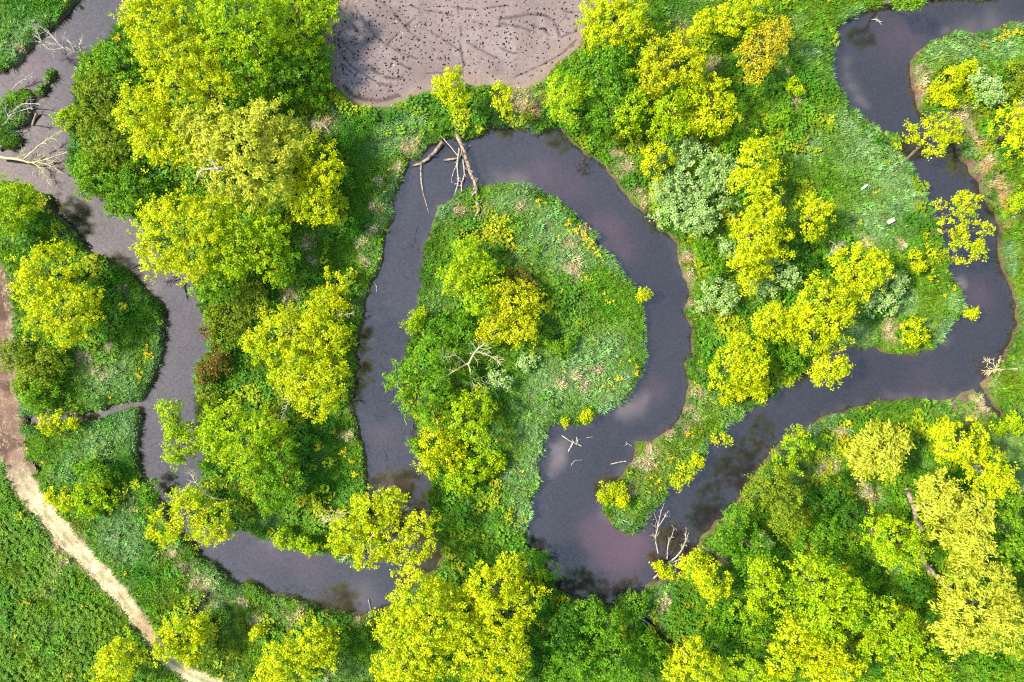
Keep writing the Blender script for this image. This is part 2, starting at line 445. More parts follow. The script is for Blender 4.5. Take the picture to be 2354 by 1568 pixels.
def path_sd(x, y):
    d, t = dist_line(PATHW, x, y)
    i = np.clip(np.floor(t).astype(int), 0, len(PATHR) - 2)
    r = PATHR[i] * (1 - (t - i)) + PATHR[i + 1] * (t - i)
    return d - r + 0.5 * (vnoise(x, y, 1.3, 2) - 0.5), t, d


def river_sd(x, y):
    sd = sdf(RIVER, x, y)
    for line, w in DITCHES:
        d, t = dist_line(P2(line), x, y)
        sd = np.minimum(sd, d - w)
    for a, b, r in ISLES:
        d, t = dist_line(P2([a, b]), x, y)
        sd = np.maximum(sd, r - d)
    return sd + 0.55 * (vnoise(x, y, 1.1, 4) - 0.5) + 0.5 * (vnoise(x, y, 2.7, 5) - 0.5)


def h_from(x, y, rs, fs, ps):
    h = h_base(x, y)
    k = smooth(-0.12, 0.55, rs)
    h = h * k + (1 - k) * (-1.0 - 0.5 * smooth(0, 2.5, -rs))
    h = h - 0.3 * smooth(0.3, 0.9, -fs) - 0.25 * smooth(0.3, 0.8, -ps)
    d, t = dist_line(P2([(70, 1072), (86, 1076)]), x, y)
    return h - 0.9 * smooth(0.9, 0.3, d)


GS = 0.33
core_x = np.arange(-86, 86.01, GS); core_y = np.arange(-60, 60.01, GS)
outer = np.array([1.5, 4, 8, 15, 30, 60, 120, 250, 500])
gx = np.concatenate([-86 - outer[::-1], core_x, core_x[-1] + outer])
gy = np.concatenate([-60 - outer[::-1], core_y, core_y[-1] + outer])
GX, GY = np.meshgrid(gx, gy)
fx, fy = GX.ravel(), GY.ravel()
R_SD = river_sd(fx, fy)
F_SD = sdf(FIELD, fx, fy) + 0.5 * (vnoise(fx, fy, 1.2, 3) - 0.5)
P_SD, _, _ = path_sd(fx, fy)
HZ = h_from(fx, fy, R_SD, F_SD, P_SD)
ny, nx = GX.shape
idx = np.arange(ny * nx).reshape(ny, nx)
QUADS = np.stack([idx[:-1, :-1], idx[:-1, 1:], idx[1:, 1:], idx[1:, :-1]], -1).reshape(-1, 4)


def look(arr, x, y):
    """bilinear look-up of a core-grid array"""
    A = arr.reshape(ny, nx)
    o = len(outer)
    u = np.clip((x - core_x[0]) / GS, 0, len(core_x) - 1.001) + o
    v = np.clip((y - core_y[0]) / GS, 0, len(core_y) - 1.001) + o
    i = u.astype(int); j = v.astype(int); a = u - i; b = v - j
    return (A[j, i] * (1 - a) + A[j, i + 1] * a) * (1 - b) + (A[j + 1, i] * (1 - a) + A[j + 1, i + 1] * a) * b


ct, cs = cover_tint(fx, fy)
gcol = ct * 0.55 + np.array((0.05, 0.04, 0.02)) * 0.45
bank = (smooth(0.75, 0.15, R_SD) * (0.6 + 0.4 * vnoise(fx, fy, 2, 3)))[:, None]
earth = np.array((0.10, 0.062, 0.045))
gcol = gcol * (1 - bank) + earth * bank
md_ = mud(fx, fy)[:, None]
gcol = gcol * (1 - md_) + np.array((0.15, 0.09, 0.065)) * md_
gcol = gcol * (0.75 + 0.5 * RNG.random((len(gcol), 1)))
me = quad_mesh("ground", np.stack([fx, fy, HZ], 1), QUADS, M_SOIL, gcol, smooth_shade=True)
obj("ground", me, kind="structure")

# ------------------------------------------------------------------ water
wxs = np.arange(-98, 98.01, 0.5); wys = np.arange(-66, 66.01, 0.5)
WX, WY = np.meshgrid(wxs, wys)
wsd = river_sd(WX.ravel(), WY.ravel())
wi = np.arange(WX.size).reshape(WX.shape)
WQ = np.stack([wi[:-1, :-1], wi[:-1, 1:], wi[1:, 1:], wi[1:, :-1]], -1).reshape(-1, 4)
keep = (wsd[WQ].min(1) < 0.9)
WQ = WQ[keep]
used, inv = np.unique(WQ, return_inverse=True)
WQ = inv.reshape(-1, 4)
wx, wy = WX.ravel()[used], WY.ravel()[used]
wsd = wsd[used]
wcol = np.repeat(np.array([[0.020, 0.016, 0.018]]), len(wx), 0)
REDDISH = [(1420,1270,62,.9),(1380,1240,45,.7),(1460,1240,40,.7),(1250,390,45,.35),(1320,430,40,.35),(1400,520,40,.45),(1440,580,35,.4),(2080,75,60,.35),(2260,680,40,.35),(1510,900,30,.3),(600,1260,50,.3),(700,1300,50,.3),(2120,880,60,.15),(60,160,40,.4),(400,760,30,.2),(1980,860,40,.2),(450,1260,30,.2),(880,1000,30,.25),(900,1130,40,.3)]
SANDY = [(1283,1040,16,1),(1276,1065,14,.9),(1300,1020,14,.7),(1268,1090,10,.6),(1290,1060,10,.8),(1455,935,26,.7),(1430,945,20,.7),(1480,915,14,.5),(1955,170,14,.45),(1965,200,14,.6),(1980,225,12,.6),(1992,238,10,.5),(1950,140,12,.35),
 (1150,410,22,.45),(1190,412,20,.45),(2205,650,12,.8),(2215,655,10,.8),(1985,940,16,.45),(2130,925,18,.8),(2180,925,18,.9),(2205,918,12,.9),(2090,920,14,.6),(2060,915,14,.4),(1940,945,14,.4),(1900,958,10,.4),(340,660,18,.5),(360,690,14,.5),(360,850,14,.4),(345,890,10,.5),
 (830,1360,40,.25),(840,1385,25,.3),(2230,60,24,.5),(2290,45,30,.5),(2180,70,14,.7),(85,260,18,.6),(60,290,14,.5),(110,340,14,.3),(240,470,14,.5),(270,485,12,.5),(1190,420,16,.3),(1390,1185,14,.5),(1440,1075,14,.4),(1425,1085,12,.5),(620,1248,14,.5),(2180,780,14,.5)]
DARK_REFL = [(850,830,26,.8),(845,880,24,.7),(870,800,18,.5),(1395,1090,16,.9),(1385,1105,12,.7),(2075,335,30,.6),(2110,360,24,.5),(950,1140,26,.8),(1000,1290,14,.9),(930,1110,20,.6),(1000,1265,14,.8),(20,180,30,.5),(2060,30,22,.4),(1600,1250,14,.5),(790,1395,24,.5),(1315,1010,12,.6),(445,920,20,.5)]  # dark reflections of banks and trees, painted into the water colour


def blot(lst, col):
    global wcol
    px = wx / S + CX + 18 * (vnoise(wx, wy, 1.6, 2) - 0.5); py = CY - wy / S + 18 * (vnoise(wx, wy, 1.6, 6) - 0.5)
    for bx, by, r, k in lst:
        w = (k * (0.5 if lst is SANDY else 1.0) * np.exp(-((px - bx) ** 2 + (py - by) ** 2) / (r * r)))[:, None]
        wcol = wcol * (1 - w) + np.array(col) * w


blot(REDDISH, (0.10, 0.045, 0.055))
blot(SANDY, (0.22, 0.165, 0.14))
blot(DARK_REFL, (0.028, 0.016, 0.009))
sh = (smooth(-0.9, 0.0, wsd) * 0.55 * vnoise(wx, wy, 4, 7))[:, None]
wcol = wcol * (1 - sh) + np.array((0.075, 0.05, 0.036)) * sh
wcol = wcol * (0.8 + 0.4 * vnoise(wx, wy, 5, 1))[:, None]
me = quad_mesh("river", np.stack([wx, wy, np.full(len(wx), WATER_Z)], 1), WQ, M_WATER, wcol, smooth_shade=True)
obj("river", me, kind="structure")


# ------------------------------------------------------------------ ploughed field and dirt track
def patch(name, x0, x1, y0, y1, res, sd_fn, z_fn, col_fn, mat):
    X, Y = np.meshgrid(np.arange(x0, x1, res), np.arange(y0, y1, res))
    x, y = X.ravel(), Y.ravel()
    sd = sd_fn(x, y)
    z = h_base(x, y) + z_fn(x, y) - 0.25 * smooth(-0.15, 0.35, sd)
    ii = np.arange(X.size).reshape(X.shape)
    Q = np.stack([ii[:-1, :-1], ii[:-1, 1:], ii[1:, 1:], ii[1:, :-1]], -1).reshape(-1, 4)
    Q = Q[sd[Q].min(1) < 0.3]
    u, inv = np.unique(Q, return_inverse=True)
    Q = inv.reshape(-1, 4)
    V = np.stack([x, y, z], 1)[u]
    return obj(name, quad_mesh(name, V, Q, mat, col_fn(x[u], y[u]), smooth_shade=True), kind="structure")


def field_sd(x, y):
    return sdf(FIELD, x, y) + 0.4 * (vnoise(x, y, 1.2, 3) - 0.5)


def track_wet(x, y):
    w = np.zeros(len(x))
    for line, wd in TRACKS:
        d, t = dist_line(line, x, y)
        d = d + 0.22 * (vnoise(x, y, 0.45, 2) - 0.5)
        w = np.maximum(w, 0.8 * smooth(wd * 0.55, wd * 0.15, d) * smooth(0.05, 0.5, vnoise(x, y, 0.9, 6)))
    return np.clip(w, 0, 1)


def field_z(x, y):
    return 0.02 + 0.05 * (vnoise(x, y, 0.7, 5) - 0.5) + 0.04 * (RNG.random(len(x)) - 0.5) - 0.10 * track_wet(x, y)


def field_col(x, y):
    c = np.array((0.25, 0.185, 0.155)) * (0.85 + 0.3 * vnoise(x, y, 4, 1))[:, None] * (0.85 + 0.3 * RNG.random((len(x), 1)))
    lt = smooth(0.6, 0.85, vnoise(x, y, 2.2, 4))[:, None] * 0.4
    c = c * (1 - lt) + np.array((0.34, 0.27, 0.23)) * lt
    e = smooth(-2.2, -0.2, sdf(FIELD, x, y))[:, None] * 0.55
    c = c * (1 - e) + np.array((0.30, 0.20, 0.13)) * e
    w = track_wet(x, y)[:, None] * 0.85
    return c * (1 - w) + np.array((0.08, 0.058, 0.052)) * w


fy1 = FIELD[:, 1].max() + 1
patch("ploughed_field", -30, 20, 31, fy1, 0.13, field_sd, field_z, field_col, M_FIELD)


def pth_z(x, y):
    sd, t, d = path_sd(x, y)
    rut = np.exp(-((d - 0.75) / 0.22) ** 2)
    return 0.03 - 0.05 * rut + 0.04 * (RNG.random(len(x)) - 0.5)


def pth_col(x, y):
    sd, t, d = path_sd(x, y)
    br = smooth(7.2, 5.2, t)[:, None]
    c = np.array((0.64, 0.50, 0.28)) * (1 - br) + np.array((0.28, 0.165, 0.105)) * br
    c = c * (0.8 + 0.45 * vnoise(x, y, 1.0, 2))[:, None] * (0.85 + 0.3 * RNG.random((len(x), 1)))
    n = smooth(0.55, 0.75, vnoise(x, y, 2.0, 3))[:, None]
    c = c * (1 - 0.6 * n * br) + np.array((0.10, 0.055, 0.04)) * 0.6 * n * br
    mid = (np.exp(-(d / 0.3) ** 2) * smooth(0.4, 0.7, vnoise(x, y, 1.4, 6)) * 0.7)[:, None] * (1 - br)
    c = c * (1 - mid) + np.array((0.2, 0.22, 0.06)) * mid
    n = (smooth(12.6, 13.2, t) * smooth(14.6, 14.0, t))[:, None] * 0.6
    return c * (1 - n) + np.array((0.38, 0.22, 0.11)) * n


patch("dirt_track", -76, -38, -54, 14, 0.2, lambda x, y: path_sd(x, y)[0], pth_z, pth_col, M_PATH)


# ------------------------------------------------------------------ ground-cover scattering (geometry nodes on one object each)
def make_gn():
    g = bpy.data.node_groups.new("scatter_cover", 'GeometryNodeTree')
    g.interface.new_socket("Geometry", in_out='INPUT', socket_type='NodeSocketGeometry')
    g.interface.new_socket("Geometry", in_out='OUTPUT', socket_type='NodeSocketGeometry')
    N = g.nodes.new; L = g.links.new
    gi = N("NodeGroupInput"); go = N("NodeGroupOutput")

    def attr(nm, tp):
        a = N("GeometryNodeInputNamedAttribute"); a.data_type = tp
        a.inputs["Name"].default_value = nm
        return a.outputs["Attribute"]
    cmp_ = N("FunctionNodeCompare"); cmp_.data_type = 'INT'; cmp_.operation = 'GREATER_EQUAL'
    pid = attr("pid", 'INT')
    L(pid, cmp_.inputs[2]); cmp_.inputs[3].default_value = 0
    sep = N("GeometryNodeSeparateGeometry"); sep.domain = 'POINT'
    L(gi.outputs[0], sep.inputs[0]); L(cmp_.outputs[0], sep.inputs[1])
    spl = N("GeometryNodeSplitToInstances"); spl.domain = 'POINT'
    L(sep.outputs[0], spl.inputs[0]); L(pid, spl.inputs["Group ID"])
    iop = N("GeometryNodeInstanceOnPoints")
    L(sep.outputs[1], iop.inputs["Points"]); L(spl.outputs[0], iop.inputs["Instance"])
    iop.inputs["Pick Instance"].default_value = True
    L(attr("vid", 'INT'), iop.inputs["Instance Index"])
    eu = N("FunctionNodeEulerToRotation")
    L(attr("rot", 'FLOAT_VECTOR'), eu.inputs[0]); L(eu.outputs[0], iop.inputs["Rotation"])
    L(attr("scl", 'FLOAT_VECTOR'), iop.inputs["Scale"])
    L(iop.outputs[0], go.inputs[0])
    return g


GN = make_gn()


def scatter(name, protos, pts, rot, scl, tint, mat, label=None, cat=None):
    V = []; F = []; pid = []
    o = 0
    for k, (v, f) in enumerate(protos):
        V.append(v); pid += [k] * len(v)
        F += [tuple(i + o for i in q) for q in f]
        o += len(v)
    n = len(pts)
    allv = np.vstack(V + [pts])
    me = bpy.data.meshes.new(name)
    me.from_pydata([tuple(p) for p in allv], [], F)
    me.materials.append(mat)
    N = len(allv)

    def at(nm, tp, field, data):
        a = me.attributes.new(nm, tp, 'POINT')
        a.data.foreach_set(field, np.ascontiguousarray(data).ravel())
    p = np.full(N, -1, np.int32); p[:o] = pid
    at("pid", 'INT', "value", p)
    v = np.zeros(N, np.int32); v[o:] = RNG.integers(0, len(protos), n)
    at("vid", 'INT', "value", v)
    r = np.zeros((N, 3), np.float32); r[o:] = rot
    at("rot", 'FLOAT_VECTOR', "vector", r)
    s = np.ones((N, 3), np.float32); s[o:] = scl
    at("scl", 'FLOAT_VECTOR', "vector", s)
    c = np.ones((N, 4), np.float32); c[o:, :3] = tint
    at("tint", 'FLOAT_COLOR', "color", c)
    ob = obj(name, me, kind="stuff")
    if label:
        ob["label"] = label; ob["category"] = cat
    md = ob.modifiers.new("scatter", 'NODES')
    md.node_group = GN
    return ob


def blade_tuft(nb, h, spread, width, seed):
    r = np.random.default_rng(seed)
    V = []; F = []
    for i in range(nb):
        a = r.random() * 6.283; d = np.array([math.cos(a), math.sin(a)])
        s = np.array([-d[1], d[0]]) * width * (0.7 + 0.6 * r.random()) / 2
        b = d * spread * 0.35 * r.random()
        lean = spread * (0.3 + 0.9 * r.random()); hh = h * (0.6 + 0.5 * r.random())
        m = b + d * lean * 0.4; t = b + d * lean
        k = len(V)
        V += [(*(b - s), 0), (*(b + s), 0), (*(m + s * .8), hh * .65), (*(m - s * .8), hh * .65), (*t, hh * (0.75 + 0.3 * r.random()))]
        F += [(k, k + 1, k + 2, k + 3), (k + 3, k + 2, k + 4)]
    return np.array(V), F


def leaf_rosette(nl, rad, h, lw, seed):
    r = np.random.default_rng(seed)
    V = []; F = []
    for i in range(nl):
        a = r.random() * 6.283; d = np.array([math.cos(a), math.sin(a)]); s0 = np.array([-d[1], d[0]])
        c = d * rad * math.sqrt(r.random()); z = h * (0.4 + 0.6 * r.random())
        Ln = lw * (0.8 + 0.7 * r.random()); w = lw * (0.35 + 0.3 * r.random())
        tl = (r.random() - 0.3) * 0.7
        k = len(V)
        V += [(*(c - d * Ln / 2), z - tl * Ln * .3), (*(c + s0 * w), z + .04 * r.random()), (*(c + d * Ln / 2), z + tl * Ln * .5), (*(c - s0 * w), z + .04 * r.random())]
        F += [(k, k + 1, k + 2, k + 3)]
    return np.array(V), F


def clod(seed):
    r = np.random.default_rng(seed)
    V = [(0, 0, .5 + .3 * r.random())]; n = 6
    for k in range(n):
        a = k / n * 6.283
        q = 0.6 + 0.6 * r.random()
        V.append((math.cos(a) * q, math.sin(a) * q, -.2))
    return np.array(V), [(0, 1 + k, 1 + (k + 1) % n) for k in range(n)]


def jitter_pts(x0, x1, y0, y1, step):
    X, Y = np.meshgrid(np.arange(x0, x1, step), np.arange(y0, y1, step))
    x = X.ravel() + (RNG.random(X.size) - 0.5) * step * 1.5
    y = Y.ravel() + (RNG.random(X.size) - 0.5) * step * 1.5
    return x, y


def rnd_rot(n, tilt=0.25):
    return np.stack([(RNG.random(n) - .5) * tilt, (RNG.random(n) - .5) * tilt, RNG.random(n) * 6.283], 1)

# ------------------------------------------------------------------ trees and shrubs
PAL = {  # leaf colours: main, second, third
    'Y': [(0.68, 0.63, 0.003), (0.53, 0.56, 0.003), (0.26, 0.44, 0.004)],
    'YG': [(0.50, 0.57, 0.003), (0.33, 0.49, 0.003), (0.16, 0.36, 0.004)],
    'LG': [(0.26, 0.42, 0.008), (0.16, 0.34, 0.008), (0.10, 0.26, 0.008)],
    'G': [(0.14, 0.32, 0.008), (0.08, 0.24, 0.008), (0.22, 0.36, 0.008)],
    'DG': [(0.055, 0.18, 0.008), (0.04, 0.13, 0.008), (0.10, 0.23, 0.008)],
    'OL': [(0.23, 0.30, 0.010), (0.15, 0.25, 0.010), (0.31, 0.34, 0.012)],
    'W': [(0.66, 0.60, 0.05), (0.54, 0.53, 0.03), (0.34, 0.42, 0.015)],
    'P': [(0.52, 0.62, 0.22), (0.38, 0.54, 0.13), (0.18, 0.36, 0.04)],
    'GO': [(0.64, 0.59, 0.004), (0.53, 0.52, 0.004), (0.30, 0.38, 0.005)],
    'OR': [(0.68, 0.52, 0.02), (0.58, 0.45, 0.012), (0.42, 0.38, 0.010)],
    'BR': [(0.22, 0.14, 0.02), (0.26, 0.22, 0.02), (0.14, 0.10, 0.015)],
}
#  kind, palette, height m, lobes (x, y, r), label
TREES = [
 # wood on the upper left
 ('T','Y',12,[(345,40,58),(420,25,66),(365,105,55),(430,120,62)],'bright yellow crown nearest the river bend in the top left wood'),
 ('T','YG',12.5,[(530,30,72),(590,90,60),(510,100,55)],'yellow-green crown in the middle of the top left wood at the picture edge'),
 ('T','YG',7.2,[(665,25,62),(735,35,45),(690,95,55),(640,70,45)],'yellow-green tree of the top left wood leaning over the left edge of the ploughed field'),
 ('T','Y',11.5,[(400,185,55),(465,175,62),(500,215,45)],'yellow tree at the lower left of the top left wood, above the big willow'),
 ('T','LG',9,[(580,165,62),(640,185,55),(560,215,42)],'mid green tree at the lower side of the top left wood'),
 ('T','G',4.5,[(700,165,50),(720,205,35),(730,130,38)],'dark green tree beside the lower left corner of the ploughed field'),
 ('T','W',12.5,[(560,325,72),(500,345,62),(600,395,72),(635,335,60),(545,410,62),(610,265,36),(450,290,44)],'large feathery pale yellow willow with a bleached snag in its crown','willow'),
 ('T','Y',10.5,[(320,250,52),(375,300,62),(345,330,45),(410,345,40)],'yellow tree left of the big feathery willow'),
 ('T','Y',8,[(735,370,46),(700,355,34),(755,400,30)],'upper of two round yellow trees on the lush meadow right of the big willow'),
 ('T','Y',8,[(722,465,50),(690,440,34),(745,490,28)],'lower of two round yellow trees on the lush meadow right of the big willow'),
 ('T','Y',12,[(400,535,74),(365,585,48),(450,580,58),(470,510,55),(410,480,45)],'big yellow tree leaning over the left river arm'),
 ('T','YG',10.5,[(545,535,66),(590,585,55),(520,600,48),(620,530,45)],'yellow-green tree below the big willow, right of the tree leaning over the river'),
 ('T','LG',7,[(640,590,36),(650,630,28)],'light green tree at the lower right edge of the willow group'),
 ('T','LG',6.5,[(500,655,36),(465,660,28)],'thin light green tree on the bank under the tree leaning over the left river arm'),
 ('S','OL',4.2,[(240,205,50),(215,255,45),(200,200,30)],'olive green bush on the bank beside the dead trees in the river'),
 ('S','OL',4.5,[(255,330,58),(220,310,40)],'olive green bush left of the yellow tree by the big willow'),
 ('S','LG',4,[(225,410,48),(195,380,34)],'light green bush at the outer tip of the left river bend'),
 ('S','G',4,[(300,440,52),(330,395,42)],'dark green bush below the yellow tree left of the big willow'),
 ('S','G',4.2,[(290,150,50),(300,200,40)],'green bush tucked against the left flank of the top left wood'),
 ('S','LG',3.8,[(205,160,32),(230,125,26)],'small light green bush just right of the half dead tree on the bank'),
 ('S','YG',2.6,[(148,278,22),(165,270,22)],'pale yellow-green bush poking into the river from the bank of the left bend'),
 ('S','LG',4.5,[(300,480,30),(270,470,26)],'light green bush hanging over the river above the tree that leans across it'),
 # left side
 ('T','YG',7.5,[(15,450,45),(60,445,24),(10,510,38),(45,490,30)],'yellow-green tree cut off by the left picture edge below the dead trees'),
 ('S','DG',3.2,[(90,520,34),(75,560,28)],'dark green bush between the left edge tree and the river'),
 ('T','Y',8.5,[(110,615,56),(75,660,45),(160,605,34)],'upper of the two yellow trees beside the brown track on the left'),
 ('T','Y',8.5,[(150,720,64),(100,735,42),(190,700,40),(150,765,32)],'lower of the two yellow trees beside the brown track on the left'),
 ('S','OL',3.6,[(35,815,34),(80,865,46),(120,830,38)],'olive bush below the two yellow trees on the left'),
 ('S','LG',3.2,[(95,905,42),(60,890,28)],'light green bush beside the brown track just above the narrow ditch'),
 ('S','Y',2.6,[(110,975,22),(145,965,22),(165,972,12)],'small yellow bush leaning over the narrow ditch on the left'),
 ('S','LG',3.4,[(200,1080,26),(235,1090,20)],'small light green bush in the meadow below the ditch'),
 ('S','YG',3.6,[(200,1150,40),(245,1140,32),(215,1120,24)],'loose yellow-green bush between the straw track and the river'),
 ('S','Y',3,[(130,1140,28),(155,1155,20)],'small yellow bush touching the edge of the straw track'),
 ('S','G',2.6,[(350,1125,24),(340,1135,16)],'dark green bush on the water edge of the lower left bend'),
 ('T','Y',7,[(440,1175,52),(380,1210,40),(500,1195,44),(420,1145,30),(475,1215,36)],'yellow tree bridging the river at the lower left bend'),
 ('T','Y',7,[(415,1465,50),(385,1485,32),(450,1440,32),(440,1500,26)],'bright yellow tree standing against the lower end of the straw track'),
 ('T','Y',7,[(270,1525,44),(290,1495,32),(240,1550,34)],'yellow tree at the bottom edge in the crop field left of the track'),
 ('S','Y',2.4,[(590,1460,18),(600,1450,10)],'tiny yellow bush in the rough grass left of the bottom yellow trees'),
 # strip between the two left river arms
 ('S','Y',5,[(770,655,32),(740,700,32),(775,690,22)],'narrow yellow tree on the strip bank beside the middle river arm'),
 ('T','Y',9.5,[(640,765,54),(700,775,62),(760,770,46),(590,790,36),(730,735,34)],'large yellow tree in the middle of the strip between the two left river arms'),
 ('T','Y',9,[(690,860,58),(755,865,46),(730,920,44),(650,850,34)],'yellow tree with bare twigs below the large one on the strip between river arms'),
 ('T','YG',9,[(525,975,54),(560,1035,58),(600,985,42),(510,1020,34)],'yellow-green tree at the left side of the strip, beside the overhanging tree'),
 ('T','LG',7,[(640,1040,44),(610,1090,40),(655,1095,36),(625,1140,38)],'light green tree in the lower part of the strip between the left river arms'),
 ('T','YG',5.5,[(390,945,26),(410,1020,40),(440,1000,34),(400,980,22),(405,1050,24)],'thin yellow-green tree hanging out over the left river arm'),
 ('S','BR',2.6,[(470,860,26),(500,835,32),(480,760,18)],'brownish bush on the inner bank of the left river arm'),
 ('S','OL',3.2,[(520,770,36),(500,730,32),(545,730,28)],'olive bush left of the large yellow tree on the strip'),
 ('S','OL',3,[(480,910,28),(475,955,24)],'small olive bush on the left bank of the strip above the overhanging tree'),
 ('S','G',2.8,[(500,1085,24),(475,1075,14)],'green bush at the water below the thin overhanging tree'),
 ('S','YG',2.6,[(650,1235,22),(670,1250,14)],'left of two small yellow bushes on the lower tip bank of the strip'),
 ('S','YG',2.6,[(710,1255,20),(695,1245,12)],'right of two small yellow bushes on the lower tip bank of the strip'),
 ('T','Y',8,[(845,1175,50),(900,1225,54),(850,1260,44),(960,1215,48),(795,1230,42),(900,1155,34),(930,1275,34),(965,1265,24)],'large yellow tree spanning the river at the bottom of the middle arm'),
 ('S','OL',3.2,[(560,690,34),(600,710,28),(590,670,24)],'olive scrub bush at the top of the strip under the willow group'),
 # bottom centre
 ('T','Y',12,[(960,1370,58),(1000,1425,70),(920,1450,60),(1050,1400,58),(985,1490,58)],'huge yellow tree at the bottom centre beside the river'),
 ('T','Y',11,[(1130,1345,54),(1170,1310,34),(1150,1415,52),(1205,1385,44)],'yellow tree right of the huge bottom centre one, below the middle river arm'),
 ('T','Y',11,[(1090,1490,60),(1165,1490,54),(1130,1545,54)],'yellow tree cut by the bottom edge right of the huge bottom centre one'),
 ('T','Y',9,[(925,1550,48),(890,1540,30),(970,1560,36)],'yellow tree cut by the bottom edge left below the huge bottom centre one'),
 ('T','Y',8,[(720,1470,44),(690,1500,36),(745,1500,36)],'yellow tree upper right of the pair in the rough grass at the bottom'),
 ('T','Y',8,[(645,1515,44),(690,1545,48),(620,1550,32)],'yellow tree lower left of the pair in the rough grass at the bottom'),
 ('S','G',3.5,[(1260,1310,28),(1235,1285,22)],'small green bush on the outer bank of the lower river loop'),
 ('T','DG',7,[(1285,1455,52),(1250,1430,38),(1310,1420,34)],'dark green tree directly below the lower river loop'),
 ('T','G',7,[(1385,1440,44),(1360,1400,28)],'mid green tree touching the bottom of the lower river loop'),
 ('T','G',7.5,[(1330,1525,54),(1290,1550,40)],'mid green tree at the bottom edge under the dark green one'),
 ('T','G',7,[(1410,1515,50),(1440,1550,38)],'green tree at the bottom edge left of the sunken log ditch'),
 ('S','G',3.2,[(1460,1390,32),(1440,1400,22)],'bright green bush at the river edge beside the silvery reed patch'),
 ('S','G',3.5,[(1470,1480,34),(1500,1510,30)],'green bush right of the bottom green trees near the old log'),
 ('S','DG',3.2,[(1240,1500,34),(1255,1545,34)],'dark green bush between the bottom yellow and green trees'),
 # meadow inside the middle loop
 ('T','YG',6.5,[(1075,585,38),(1055,645,42),(1110,635,40),(1100,690,34)],'yellow-green tree in the upper part of the loop meadow'),
 ('T','GO',6,[(1190,700,52),(1150,675,34),(1200,765,42),(1135,755,40)],'dense golden yellow bush tree in the centre of the loop meadow'),
 ('S','BR',2.6,[(1190,645,30),(1215,665,22)],'brown leafless looking bush above the golden one in the loop meadow'),
 ('S','YG',2.8,[(950,740,24),(965,720,14)],'yellow-green bush on the left bank of the loop meadow'),
 ('T','LG',7.5,[(970,840,42),(925,880,36),(985,895,46),(955,925,36),(1000,955,38)],'light green tree leaning from the loop meadow over the middle arm'),
 ('T','YG',6.5,[(1060,960,44),(1100,930,36),(1090,1000,32)],'yellow-green tree below the bare dead tree of the loop meadow'),
 ('S','Y',4,[(1005,1015,40),(1040,1055,36),(985,1065,26)],'yellow bush on the bank above the tree spanning the river'),
 ('S','YG',3.8,[(1060,1100,40),(1095,1080,26)],'yellow-green bush low on the neck of the loop meadow'),
 ('S','YG',2.6,[(1135,1060,24),(1125,1080,16)],'small yellow-green bush in the grass on the neck of the loop meadow'),
 ('S','LG',1.6,[(950,1025,15),(957,1035,10)],'tiny light green bush on the eroded bank of the middle arm'),
 ('S','LG',2.2,[(1290,790,26),(1270,780,18)],'small green bush in the right half of the loop meadow'),
 ('S','P',2,[(1215,825,18),(1200,840,14)],'small pale bush at the lower side of the golden bush'),
 ('S','P',2.4,[(1140,865,24),(1160,880,18)],'pale green bush below the bare dead tree'),
 ('S','G',3.2,[(1060,760,36),(1010,760,32)],'dark green bush left of the bare dead tree'),
 ('S','G',3.2,[(1050,880,34),(1080,870,24)],'green bush between the leaning tree and the bare dead tree'),
 ('S','Y',1.4,[(1350,955,12),(1342,962,8)],'tiny yellow bush at the lower shore of the loop meadow'),
 ('S','Y',1.2,[(1297,977,7),(1300,970,6)],'tiniest yellow bush at the inlet below the loop meadow'),
 ('S','Y',1.6,[(1475,678,11),(1486,676,9)],'little yellow bush overhanging the right shore of the loop meadow'),
 # field edge and right wood
 ('T','Y',8,[(1030,195,32),(1045,228,30),(1015,198,20),(1042,168,15)],'yellow tree at the field edge above the log jam'),
 ('T','Y',6,[(1150,212,22),(1155,240,19),(1163,262,14)],'small slim yellow tree at the lower edge of the ploughed field'),
 ('T','YG',7.5,[(1300,210,42),(1300,250,34)],'round yellow-green tree at the lower right corner of the ploughed field'),
 ('T','Y',10,[(1395,35,54),(1450,60,44),(1380,75,40),(1420,0,44)],'yellow tree at the top edge right of the ploughed field'),
 ('T','G',7,[(1480,85,38),(1460,120,34)],'green tree tucked right under the top yellow tree beside the field'),
 ('T','GO',9.5,[(1520,125,56),(1570,150,48),(1495,180,44),(1580,108,34)],'golden yellow tree in the middle of the wood right of the field'),
 ('T','G',7.5,[(1385,180,50),(1350,150,34),(1410,130,34)],'mid green tree just off the lower right field edge'),
 ('T','G',7,[(1410,240,46),(1450,205,38),(1390,280,34)],'mid green tree between the round yellow-green one and the golden tree'),
 ('T','YG',7.5,[(1455,250,34),(1440,285,26)],'slim yellow-green tree below the golden tree of the right wood'),
 ('T','YG',7.5,[(1540,250,38),(1585,215,36),(1515,300,22),(1555,290,24)],'yellow-green tree above the large pale elder'),
 ('T','Y',7,[(1640,215,38),(1660,268,34),(1620,280,30)],'yellow tree at the right end of the wood, left of the long silvery bank meadow'),
 ('T','Y',6,[(1620,55,30),(1605,70,18)],'left round yellow tree of the pair near the top edge'),
 ('T','Y',7,[(1690,38,44),(1740,20,32),(1720,55,22)],'right bigger yellow tree of the pair near the top edge'),
 ('T','OR',6.5,[(1755,98,46),(1740,155,36),(1785,75,34),(1720,130,28)],'thin orange-yellow tree near the top on the bank meadow','fine'),
 ('T','Y',6,[(1510,362,34),(1500,398,24),(1530,355,18)],'yellow tree standing on the upper left of the large pale elder'),
 ('S','P',4.5,[(1590,400,58),(1555,480,46),(1625,470,52),(1650,390,44),(1565,345,34),(1605,510,38),(1525,440,30)],'large pale grey-green elder in blossom on the outer bank'),
